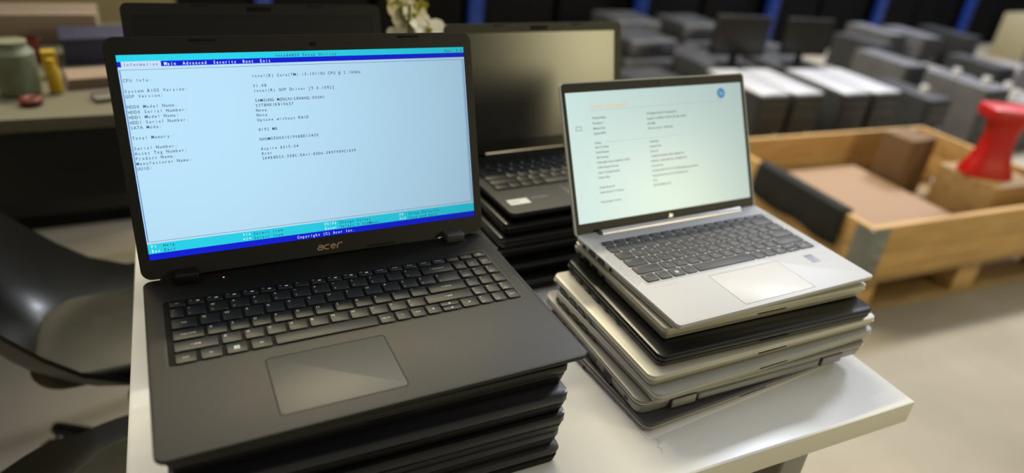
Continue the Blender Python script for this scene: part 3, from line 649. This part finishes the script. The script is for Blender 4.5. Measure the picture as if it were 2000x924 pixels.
for i in range(5):
    dx = (0, -7, -9, 4, 8)[i]; dy = (-4, -6, -2, -18, -34)[i]
    closed('black laptop in the back right stack, %s below the open one' % where[i], 326, 206, zs[i + 1] + .2, zs[i], (250 + dx, 73 + dy), 1.7 - i * .5, M['dkside'] if i in (1, 2) else M['blk'], M['lidblk2'], .52, cr=9, lidb=2.2)

# ---- open laptop behind the big one
l4 = open_dark('open black laptop whose dark lid rises behind the big lit laptop', (-4.0, 297, -.02), -10, 338, 210, 216, .38, 310, 176, 24, M['scr_off2'], None, M['blk_deck'], M['bezel'])
zs = [-25.3, -51.5, -77.6, -103.7, -129.8]
for i in range(4):
    closed('black laptop %s in the hidden stack behind the big lit laptop' % ('at the top', 'second', 'third', 'at the bottom')[i], 336, 212, zs[i + 1] + .2, zs[i], (-172 + i * 2, 92 + i * 2), -1.2 + i, M['blk'], M['lidblk2'], .52, cr=9, lidb=1.6)
# ------------------------------------------------------------------ background, left: desk, its clutter, chair, orchid
def m3(name, *a, **k): M[name] = mat(name, *a, **k); return M[name]
m3('desk_grey', (100, 96, 80), .5); m3('black_panel', (18, 18, 18), .5)
dk = thing('desk', 'long grey desk against the khaki wall, covered with clutter', 'desk', (-1.15, 1.35, 0))
b = MB(); b.rbox(-900, 1050, -450, 380, 722, 750, M['desk_grey'], r=8, b=2); b.build('desktop', dk)
b = MB(); b.rbox(-850, 1000, 60, 80, 300, 721, M['black_panel'], r=2, b=1); b.build('modesty_panel', dk)
b = MB(); b.rbox(-850, 1010, -425, -395, 560, 721, M['black_panel'], r=2, b=1); b.build('drawer_front', dk)
for lx, ly in ((-860, -400), (1000, -400), (-860, 340), (1000, 340)):
    b = MB(); b.rbox(lx - 20, lx + 20, ly - 20, ly + 20, 0, 721, M['black_panel'], r=4, b=1); b.build('leg', dk)
def simple(name, label, cat, loc, rz, fn, group=None):
    b = MB(); fn(b); o = b.build(name); o.location = loc; o.rotation_euler = (0, 0, rz); return tag(o, label, cat, group)
m3('pale_green', (112, 118, 98), .5, noise=.35, nscale=22); m3('yellow_p', (190, 155, 30), .5); m3('red_p', (105, 40, 34), .5); m3('navy', (52, 54, 84), .5)
m3('pink_paper', (140, 122, 108), .8); m3('grey_paper', (108, 104, 98), .8, noise=.2, nscale=18); m3('orange_p', (190, 110, 40), .6)
simple('patterned_jar', 'pale green patterned jar on the desk beside a yellow bottle', 'jar', (-.40, 1.07, .75), 0, lambda b: (b.lathe([(32, 0), (38, 4), (40, 60), (40, 86), (30, 98), (30, 110)], (0, 0, 0), M['pale_green'])))
simple('bottle', 'yellow bottle on the desk to the right of the patterned jar', 'bottle', (-.335, 1.06, .75), 0, lambda b: (b.lathe([(11, 0), (13, 3), (13, 48), (7, 60), (7, 72)], (0, 0, 0), M['yellow_p'])))
simple('tape_roll', 'small red roll lying in front of the patterned jar', 'tape', (-.375, .985, .75), 0, lambda b: b.tube([(14 * math.cos(R(a)), 14 * math.sin(R(a)), 9) for a in range(0, 360, 24)], 8, M['red_p'], 8, True))
simple('marker_box', 'upright yellow marker box at the back of the desk', 'box', (-.35, 1.18, .75), .2, lambda b: b.rbox(-14, 14, -12, 12, 0, 60, M['yellow_p'], r=2, b=1))
simple('storage_box', 'navy blue box at the back of the desk', 'box', (-.26, 1.34, .75), .1, lambda b: (b.rbox(-75, 78, -60, 60, 0, 52, M['navy'], r=4, b=2), b.rbox(-79, 82, -64, 64, 52, 64, M['navy'], r=4, b=2)))
simple('paper_stack', 'pinkish paper stack on the desk in front of the navy box', 'papers', (-.27, 1.13, .75), .15, lambda b: [b.box(-55 + k, 50 - k * 2, -50, 42 - k, k * 4, k * 4 + 3.6, M['pink_paper']) for k in range(6)])
simple('paper_stack', 'grey paper pile at the far left of the desk', 'papers', (-.50, 1.22, .75), -.2, lambda b: [b.box(-75 + k * 3, 60, -60, 55, k * 6, k * 6 + 5.4, M['grey_paper']) for k in range(9)])
simple('notepad', 'small grey notepad at the desk edge', 'notepad', (-.235, 1.0, .75), .3, lambda b: (b.box(-32, 32, -22, 22, 0, 9, M['grey_paper']), b.box(-32, 32, 16, 22, 9, 11, M['navy'])))
simple('carton', 'low pinkish carton against the khaki wall on the desk', 'box', (-.42, 1.55, .75), 0, lambda b: (b.rbox(-240, 160, -70, 70, 0, 75, M['pink_paper'], r=3, b=1), b.box(-240, 160, -5, 5, 75, 76, M['grey_paper'])))
simple('cup', 'small red cup on the desk left of the navy box', 'cup', (-.40, 1.30, .75), 0, lambda b: b.lathe([(20, 0), (26, 60), (24, 60), (18, 4)], (0, 0, 0), M['red_p']))

m3('chair_shell', (17, 17, 10), .3, 0, .4, noise=.3, nscale=10); m3('chair_pad', (26, 26, 16), .5, noise=.3, nscale=25); m3('chair_metal', (24, 24, 24), .35, .3)
ch = thing('office_chair', 'black office chair standing between the desk and the white table', 'chair', (-.25, .565, 0), 0)
def bucket(b, m, s0=1.0, lift=0.0, th=12):
    N, K = 48, 12; top = []; bot = []
    for side, out in ((0, top), (-th, bot)):
        for j in range(1, K + 1):
            s = j / K * s0; ringp = []
            for i in range(N):
                a = 2 * math.pi * i / N; ca, sa = math.cos(a), math.sin(a)
                sx = math.copysign(abs(ca) ** .75, ca); sy = math.copysign(abs(sa) ** .75, sa)
                back = max(0, -ca) ** 1.3; h = 25 + 400 * back + 28 * abs(sa) ** 2 * (1 if ca < .3 else .4)
                ringp.append((s * 265 * sx - 55 * back * s ** 5, s * 188 * sy, 430 + lift + side + h * s ** 4.5))
            out.append(ringp)
    b.loops(list(reversed(bot)) and [*top], m, True, False); b.loops(bot, m, True, False); b.loops([top[-1], bot[-1]], m, False, False)
b = MB(); b.sharp = 80; bucket(b, M['chair_shell']); b.build('seat_shell', ch)
b = MB(); b.sharp = 60; b.rbox(-150, 190, -130, 130, 434, 462, M['chair_pad'], r=60, b=12, n=8); b.build('cushion', ch)
b = MB(); b.cyl((0, 0, 110), (0, 0, 300), 26, 26, M['chair_metal']); b.cyl((0, 0, 300), (0, 0, 425), 15, 15, M['chair_metal']); b.rbox(-20, 90, -40, 40, 412, 424, M['chair_metal'], r=10, b=3); b.build('column', ch)
for k in range(5):
    a = R(72 * k + 133); c, s = math.cos(a), math.sin(a)
    b = MB(); b.tube([(c * r, s * r, z) for r, z in ((0, 110), (90, 112), (190, 100), (290, 78))], [26, 22, 18, 14], M['chair_metal'], 10); lg = b.build('leg', ch)
    b = MB(); px, py = c * 290, s * 290
    b.cyl((px - s * 12, py + c * 12, 27), (px - s * 30, py + c * 30, 27), 27, 27, M['rubber']); b.cyl((px + s * 12, py - c * 12, 27), (px + s * 30, py - c * 30, 27), 27, 27, M['rubber'])
    b.cyl((px, py, 30), (px, py, 72), 9, 9, M['chrome'], 12); b.cyl((px - s * 31, py + c * 31, 27), (px + s * 31, py - c * 31, 27), 9, 9, M['chrome'], 12); b.build('caster', lg)

ch2 = copy_tree(ch); ch2.location = (-.30, .07, 0); ch2.rotation_euler = (0, 0, R(42)); ch2['label'] = 'second black office chair, nearest the camera, cut off at the bottom left'
m3('petal', (238, 226, 190), .6); m3('petal_w', (232, 230, 214), .6); m3('petal_y', (150, 146, 30), .6); m3('stem_green', (84, 100, 50), .6); m3('pot_white', (216, 214, 206), .35); m3('soil', (60, 44, 32), .9)
orc = thing('potted_orchid', 'white orchid in a pot behind the two black laptops', 'plant', (.235, .45, TT), 0)
b = MB(); b.lathe([(34, 0), (38, 2), (50, 84), (52, 90), (47, 90), (44, 78)], (0, 0, 0), M['pot_white']); b.build('pot', orc)
b = MB(); b.lathe([(45, 74), (44, 77), (10, 80)], (0, 0, 0), M['soil']); b.build('soil', orc)
for a0, hh in ((0.2, 300), (1.2, 285)):
    b = MB(); b.tube([(10 * math.cos(a0) * k / 3, 8 * math.sin(a0) * k + k * k * 1.0, 78 + (hh - 78) * k / 5) for k in range(6)], 2.6, M['stem_green'], 8); b.build('stem', orc)
for a in (20, 100, 170, 250, 320):
    b = MB(); L = []; c, s = math.cos(R(a)), math.sin(R(a))
    for k in range(9):
        t = k / 8; wd_ = 22 * math.sin(math.pi * min(1, t * .9 + .08)); r = 130 * t; z = 85 + 60 * math.sin(t * 2.4) - 20 * t
        L.append([(c * r - s * wd_, s * r + c * wd_, z + 4), (c * r, s * r, z - 3), (c * r + s * wd_, s * r - c * wd_, z + 4)])
    vs = [p for r_ in L for p in r_] + [(p[0], p[1], p[2] - 1.2) for r_ in L for p in r_]; fs = []; o_ = 27
    for k in range(8):
        for j in range(2):
            i0 = k * 3 + j; fs.append((i0, i0 + 1, i0 + 4, i0 + 3)); fs.append((o_ + i0 + 3, o_ + i0 + 4, o_ + i0 + 1, o_ + i0))
    b.add(vs, fs, M['stem_green']); b.build('leaf', orc)
def blossom(cx, cy, cz, r, m, yaw, tilt):
    b = MB(); b.T = Matrix.Translation((cx, cy, cz)) @ Matrix.Rotation(yaw, 4, 'Z') @ Matrix.Rotation(R(90) - tilt, 4, 'X')
    for k in range(5):
        a = R(90 + 72 * k); wk = .60 if k in (1, 4) else .42
        P = []
        for t, w in ((.08, .2), (.3, .95), (.55, 1), (.8, .8), (.97, .3)): P.append((t, w))
        up, dn = [], []
        for t, w in P:
            for lst, sg in ((up, 1), (dn, -1)):
                x, y = t * r, sg * w * wk * r * .8
                lst.append((x * math.cos(a) - y * math.sin(a), x * math.sin(a) + y * math.cos(a), r * .25 * t * t))
        pts = up + list(reversed(dn)); n = len(pts)
        b.add(pts + [(p[0], p[1], p[2] - 1.2) for p in pts], [tuple(range(n)), tuple(reversed(range(n, 2 * n)))] + [(i, i + n, (i + 1) % n + n, (i + 1) % n) for i in range(n)], m)
    b.sph((0, 0, 3), r * .17, M['petal_y'], 8, (1, 1, 1.3)); b.T = None
    b.tube([(cx, cy, cz), (cx * .6, cy + 8, cz - 4), (4, 20, cz - 12)], 1.4, M['stem_green'], 6)
    return b.build('blossom', orc)
for p in ((6, 45, 288, 30, M['petal'], .2, .2), (26, 38, 280, 26, M['petal'], .4, .6), (30, 45, 256, 29, M['petal_w'], .1, .3), (54, 40, 254, 33, M['petal_w'], .2, .8), (2, 42, 246, 22, M['petal_w'], -.3, .5), (-8, 48, 312, 22, M['petal_y'], .3, .4), (42, 48, 293, 14, M['petal_y'], .2, .2)): blossom(*p)

# ------------------------------------------------------------------ background, right: pallet box
M['pine'] = wood('pine_boards', (176, 138, 84), (206, 168, 108)); M['pine_d'] = wood('older_pine', (140, 112, 70), (168, 138, 92))
m3('hinge_steel', (128, 134, 132), .4, .6); m3('cardboard', (158, 130, 106), .8); m3('brown_box', (112, 86, 58), .8); m3('black_cloth', (20, 21, 22), .85, bump=.5, bscale=300); m3('red_plastic', (188, 20, 15), .42)
PY = R(-4)
pal = thing('pallet', 'wooden pallet on the floor under the low timber box', 'pallet', (1.85, .55, 0), PY)
for k in range(5):
    b = MB(); x = k * 164; b.rbox(0, 1200, x, x + (143 if k in (0, 2, 4) else 100), 122, 144, M['pine_d'], r=2, b=1); b.build('deck_board', pal)
for k in range(3):
    b = MB(); b.rbox(k * 540, k * 540 + 120, 0, 800, 100, 122, M['pine_d'], r=2, b=1); b.build('cross_board', pal)
for i in range(3):
    b = MB(); b.rbox(0, 1200, i * 340, i * 340 + 100, 0, 22, M['pine_d'], r=2, b=1); b.build('skid', pal)
    for k in range(3):
        b = MB(); b.rbox(k * 540, k * 540 + 120, i * 340, i * 340 + 100, 22, 100, M['pine'], r=2, b=1); b.build('block', pal)
col = thing('pallet_collar', 'low open timber frame standing on the wooden pallet', 'crate', (1.85, .55, .1445), PY)
for q in ((0, 1200, 0, 20), (0, 1200, 780, 800), (0, 20, 20, 780), (1180, 1200, 20, 780)):
    b = MB(); b.rbox(q[0], q[1], q[2], q[3], 0, 99, M['pine'], r=1, b=.8); b.rbox(q[0], q[1], q[2], q[3], 100, 200, M['pine'], r=1, b=.8); b.build('side_board', col)
for x, y in ((0, 0), (1200, 0), (0, 800), (1200, 800)):
    sx = 1 if x == 0 else -1; sy = 1 if y == 0 else -1; b = MB()
    b.rbox(min(x, x + sx * 85), max(x, x + sx * 85), min(y - sy * 2, y), max(y - sy * 2, y), 8, 192, M['hinge_steel'], r=.9, b=.3)
    b.rbox(min(x - sx * 2, x), max(x - sx * 2, x), min(y, y + sy * 60), max(y, y + sy * 60), 8, 192, M['hinge_steel'], r=.9, b=.3)
    b.cyl((x - sx * 3, y - sy * 3, 4), (x - sx * 3, y - sy * 3, 196), 6, 6, M['hinge_steel'], 12)
    for z in (40, 90, 140): b.cyl((x + sx * 60, y - sy * 2, z), (x + sx * 60, y - sy * 5, z), 5, 4, M['chrome'], 10)
    b.build('corner_hinge', col)
def inbox(name, label, cat, x, y, z, rz, fn):
    c, s = math.cos(PY), math.sin(PY)
    return simple(name, label, cat, (1.85 + c * x - s * y, .55 + s * x + c * y, z), PY + rz, fn)
inbox('cardboard_sheet', 'pinkish brown cardboard sheet lying inside the timber frame', 'cardboard', .40, .40, .1455, 0, lambda b: b.box(-370, 340, -360, 330, 0, 60, M['cardboard']))
inbox('carton', 'dark brown carton standing inside the timber frame', 'box', .86, .60, .1455, .1, lambda b: (b.rbox(-85, 85, -70, 70, 0, 250, M['brown_box'], r=2, b=1), b.box(-85, 85, -2, 2, 250, 251, M['pine_d'])))
inbox('carton', 'ochre carton under the red stool in the timber frame', 'box', 1.02, .32, .1455, 0, lambda b: (b.rbox(-130, 150, -130, 130, 0, 175, M['pine_d'], r=2, b=1), b.box(-130, 150, -2, 2, 175, 176, M['brown_box'])))
c, s = math.cos(PY), math.sin(PY)
rs = thing('step_stool', 'bright red waisted plastic stool above the timber frame', 'stool', (1.85 + c * .985 - s * .32, .55 + s * .985 + c * .32, .3215), R(-30), rot=(0, 0, R(-30))); rs.scale = (.84, .84, .9)
b = MB(); b.sharp = 50; rings = []
for z, w, d in ((0, 118, 80), (12, 120, 80), (60, 96, 62), (130, 72, 46), (200, 70, 44), (250, 84, 52), (262, 100, 60)):
    rings.append([(w * math.copysign(abs(math.cos(a)) ** .6, math.cos(a)), d * math.copysign(abs(math.sin(a)) ** .6, math.sin(a)), z) for a in [2 * math.pi * k / 28 for k in range(28)]])
b.loops(rings, M['red_plastic']); b.build('body', rs)
b = MB(); b.rbox(-122, 122, -78, 78, 262, 318, M['red_plastic'], r=30, b=16, n=6); b.build('seat', rs)
b = MB(); b.tube([(118, 80, 262), (130, 84, 120), (138, 90, 0)], 14, M['black_panel'], 10); b.build('strap', rs)
def cloth(b):
    prof = [(-28, -118), (-26, -80), (-22, -36), (-16, 2), (-2, 9), (14, 9), (26, 2), (31, -40), (33, -90)]
    N = 22; G_ = []
    for i in range(N + 1):
        t = i / N; y = 440 * t; row_ = []
        for k, (px, pz) in enumerate(prof):
            wav = 4 * math.sin(t * 19 + k * .6) * (1 if k in (0, 1, 7, 8) else .2); zz = pz - (6 * math.sin(t * 11) if k in (0, 8) else 0)
            row_.append((px + (wav if px < 0 else -wav) * .6, y + (3 * k if t < .1 else 0), zz))
        G_.append(row_)
    n = len(prof); vs = [p for r_ in G_ for p in r_]; fs = []
    for i in range(N):
        for k in range(n - 1): fs.append((i * n + k, i * n + k + 1, (i + 1) * n + k + 1, (i + 1) * n + k))
    b.add(vs, fs, M['black_cloth'])
o = inbox('black_cloth', 'black cloth draped over the near side of the timber frame', 'cloth', .010, .105, .3445, 0, cloth)
md = o.modifiers.new('thick', 'SOLIDIFY'); md.thickness = .004; md.offset = 1

# ------------------------------------------------------------------ computers standing about on the floor
m3('pc_light', (112, 112, 118), .42, .2, noise=.15, nscale=8); m3('pc_glare_button', (205, 206, 214), .35, .2); m3('pc_dark', (42, 43, 47), .45, .1); m3('pc_mid', (66, 67, 70), .45, .2, noise=.2, nscale=8); m3('pc_pink', (138, 131, 129), .5, .1)
GA = 'pale topped computer towers'
def tower(label, loc, rz, body, front, W_=175, D_=420, H_=430, group='computer towers on the floor behind the pallet box'):
    t = thing('computer_tower', label, 'computer', loc, rz, group)
    b = MB(); b.rbox(-W_ / 2, W_ / 2, -D_ / 2 + 22, D_ / 2, 8, H_, body, r=4, b=3)
    for x in (-1, 1):
        for y in (-1, 1): b.cyl((x * (W_ / 2 - 25), y * (D_ / 2 - 45), 0), (x * (W_ / 2 - 25), y * (D_ / 2 - 45), 9), 14, 14, M['rubber'], 10)
    b.build('case', t)
    b = MB(); b.rbox(-W_ / 2, W_ / 2, -D_ / 2, -D_ / 2 + 24, 8, H_, front, r=8, b=4); 
    for k in range(2 if H_ > 200 else 0): b.rbox(-W_ / 2 + 14, W_ / 2 - 14, -D_ / 2 - 1, -D_ / 2 + 4, H_ - 60 - k * 48, H_ - 24 - k * 48, M['pc_mid'], r=2, b=.5)
    b.cyl((W_ * .25, -D_ / 2 + 1, H_ * .55), (W_ * .25, -D_ / 2 - 3, H_ * .55), 9, 9, M['pc_glare_button'], 14)
    for k in range(7 if H_ > 200 else 3): b.rbox(-W_ * .33, W_ * .33, -D_ / 2 - .8, -D_ / 2 + 2, 30 + k * 20, 38 + k * 20, M['seam'], r=1, b=.3)
    b.build('front_panel', t)
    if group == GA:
        b = MB(); b.rbox(-W_ / 2 - 2, W_ / 2 + 2, -D_ / 2 + 10, D_ / 2 + 2, H_ - 1, H_ + 10, M['pc_glare_button'], r=8, b=3); c = b.build('top_glare', t); c['label'] = 'bright pale sheet standing for light glare'  # pale slab puts the light glare on the tower top into colour
    return t
k = 0
for x, y in ((2.44, 1.78), (2.64, 1.76), (2.93, 1.72), (3.13, 1.70)):
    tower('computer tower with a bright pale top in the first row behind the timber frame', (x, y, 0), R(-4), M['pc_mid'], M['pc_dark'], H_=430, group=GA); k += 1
m3('monitor_black', (14, 14, 14), .4)
def monitor(label, loc, rz, w=310, h=200, group=None, m=None):
    t = thing('monitor', label, 'monitor', loc, rz, group)
    b = MB(); b.rbox(-w / 2, w / 2, -10, 14, 60, 60 + h, m or M['monitor_black'], r=5, b=3); b.build('housing', t)
    b = MB(); b.box(-w / 2 + 12, w / 2 - 12, -10.6, -10, 72, 48 + h, M['scr_off']); b.build('panel', t)
    b = MB(); b.rbox(-22, 22, 14, 30, 6, 120, M['monitor_black'], r=5, b=2); b.rbox(-90, 90, -50, 80, 0, 8, M['monitor_black'], r=30, b=2); b.build('stand', t)
    return t
tower('dark tower behind the pale topped ones, carrying the left black monitor', (2.70, 2.24, 0), R(-4), M['pc_mid'], M['pc_dark'], W_=330, H_=400, group=None)
tower('dark tower behind the pale topped ones, carrying the right black monitor', (3.16, 2.20, 0), R(-4), M['pc_mid'], M['pc_dark'], W_=330, H_=400, group=None)
monitor('black monitor above the pale tower tops, the left of the two', (2.70, 2.16, .4005), R(-12), 330, 210)
monitor('black monitor above the pale tower tops, the right of the two', (3.16, 2.12, .4005), R(-12), 300, 200)
proto = {}
def place(kind, label, grp, x, y, rz, z=0):
    if kind not in proto:
        W_, D_, H_, bo, fr = {'a': (180, 420, 400, 'pc_light', 'pc_mid'), 'b': (170, 400, 360, 'pc_mid', 'pc_dark'), 'c': (340, 380, 300, 'pc_pink', 'pc_light'), 'd': (330, 360, 105, 'pc_mid', 'pc_light'), 'e': (175, 420, 420, 'pc_dark', 'pc_dark')}[kind]
        proto[kind] = tower(label, (x, y, z), rz, M[bo], M[fr], W_, D_, H_, grp); return
    c = copy_tree(proto[kind]); c.location = (x, y, z); c.rotation_euler = (0, 0, rz); c['label'] = label
    if grp: c['group'] = grp
    elif 'group' in c: del c['group']
random.seed(11)
# stacks of flat desktop cases, left part
for (x, y, n) in ((1.90, 2.22, 3), (2.30, 2.28, 3), (2.08, 2.80, 3), (2.50, 2.80, 4), (2.92, 2.75, 3), (2.78, 3.31, 4), (3.26, 3.20, 4), (3.66, 3.05, 3), (3.31, 2.66, 3)):
    for j in range(n):
        place('d', 'flat grey desktop case in a stack, left part of the computer stock', 'flat desktop cases stacked on the floor', x + random.uniform(-.02, .02), y + random.uniform(-.02, .02), R(random.uniform(-6, 4)), j * .1058)
# towers standing in loose rows across the right part
LB = {'a': ('light grey computer tower in the rows on the right of the hall floor', 'light grey towers'), 'b': ('mid grey computer tower in the rows on the right of the hall floor', 'mid grey towers'), 'c': ('wide pinkish grey case in the rows on the right of the hall floor', 'wide pinkish cases')}
for r, kinds in enumerate(('bacacca', 'cacbcacc')):
    for i, kd in enumerate(kinds):
        place(kd, *LB[kd], 3.64 + i * .46 - r * .02, 1.72 + r * .50 - i * .02, R(random.uniform(-7, 7)))
place('b', LB['b'][0], LB['b'][1], 4.60, 2.82, .1); place('a', LB['a'][0], LB['a'][1], 4.90, 2.95, 0); place('a', LB['a'][0], LB['a'][1], 5.17, 2.84, -.1)
place('e', 'black computer tower standing alone before the rack on the right', None, 5.50, 2.76, .05)
# white cup shapes added to stand for blurred light glints on the cases
m3('glint_white', (240, 240, 246), .3)
glint0 = None
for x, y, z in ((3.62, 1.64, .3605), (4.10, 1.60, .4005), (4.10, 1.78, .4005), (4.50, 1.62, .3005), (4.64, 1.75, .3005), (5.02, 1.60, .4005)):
    if glint0 is None:
        b = MB(); b.lathe([(16, 0), (20, 3), (22, 44), (20, 44), (18, 6), (4, 5)], (0, 0, 0), M['glint_white']); glint0 = c = b.build('cup')
    else: c = glint0.copy(); COL.objects.link(c)
    c.location = (x, y, z); tag(c, 'small white shape standing for a light glint on top of a case on the right', 'cup', 'white glint stand-ins on the cases')
simple('carton', 'olive carton before the blue rack at the far right', 'box', (7.6, 3.3, 0), .1, lambda b: (b.rbox(-200, 200, -150, 150, 0, 420, M['khaki'], r=3, b=2), b.box(-200, 200, -3, 3, 420, 421, M['brown_box'])))

# ------------------------------------------------------------------ storage rack with blue uprights
m3('rack_blue', (22, 58, 150), .45); m3('rack_beam', (30, 30, 32), .5); m3('dark_crate', (7, 7, 9), .7, 0, .12)
rk = thing('storage_rack', 'long storage rack with blue uprights at the back of the hall', 'shelving', (.482, 3.75, 0), 0)
for i in range(-2, 7):
    x = i * 1368
    for y in (0, 900):
        b = MB(); b.rbox(x - 45, x + 45, y - 30, y + 30, 0, 2600, M['rack_blue'], r=4, b=2)
        for k in range(24): b.rbox(x - 8, x + 8, y - 31, y - 28, 60 + k * 100, 100 + k * 100, M['seam'], r=2, b=.2)
        b.build('upright', rk)
for z in (900, 1800):
    b = MB(); b.rbox(-2 * 1368, 6 * 1368, -20, 20, z, z + 110, M['rack_beam'], r=4, b=2); b.rbox(-2 * 1368, 6 * 1368, 880, 920, z, z + 110, M['rack_beam'], r=4, b=2); b.rbox(-2 * 1368, 6 * 1368, -18, 918, z + 110, z + 130, M['rack_beam'], r=4, b=2); b.build('shelf', rk)
cr = None
for i in range(8):
    for j in range(2):
        loc = (.482 - 1.368 * 2 + i * 1.368 + .36 + j * .65, 4.22, 0)
        if cr is None:
            cr = thing('crate', 'black crate on the floor under the blue rack', 'crate', loc, 0, 'black crates under the rack')
            b = MB(); b.rbox(-300, 300, -380, 380, 0, 700, M['dark_crate'], r=15, b=5); b.build('body', cr)
            b = MB(); b.rbox(-310, 310, -395, 395, 700, 740, M['dark_crate'], r=18, b=6); b.build('lid', cr)
        else:
            c = copy_tree(cr); c.location = loc
#__END__
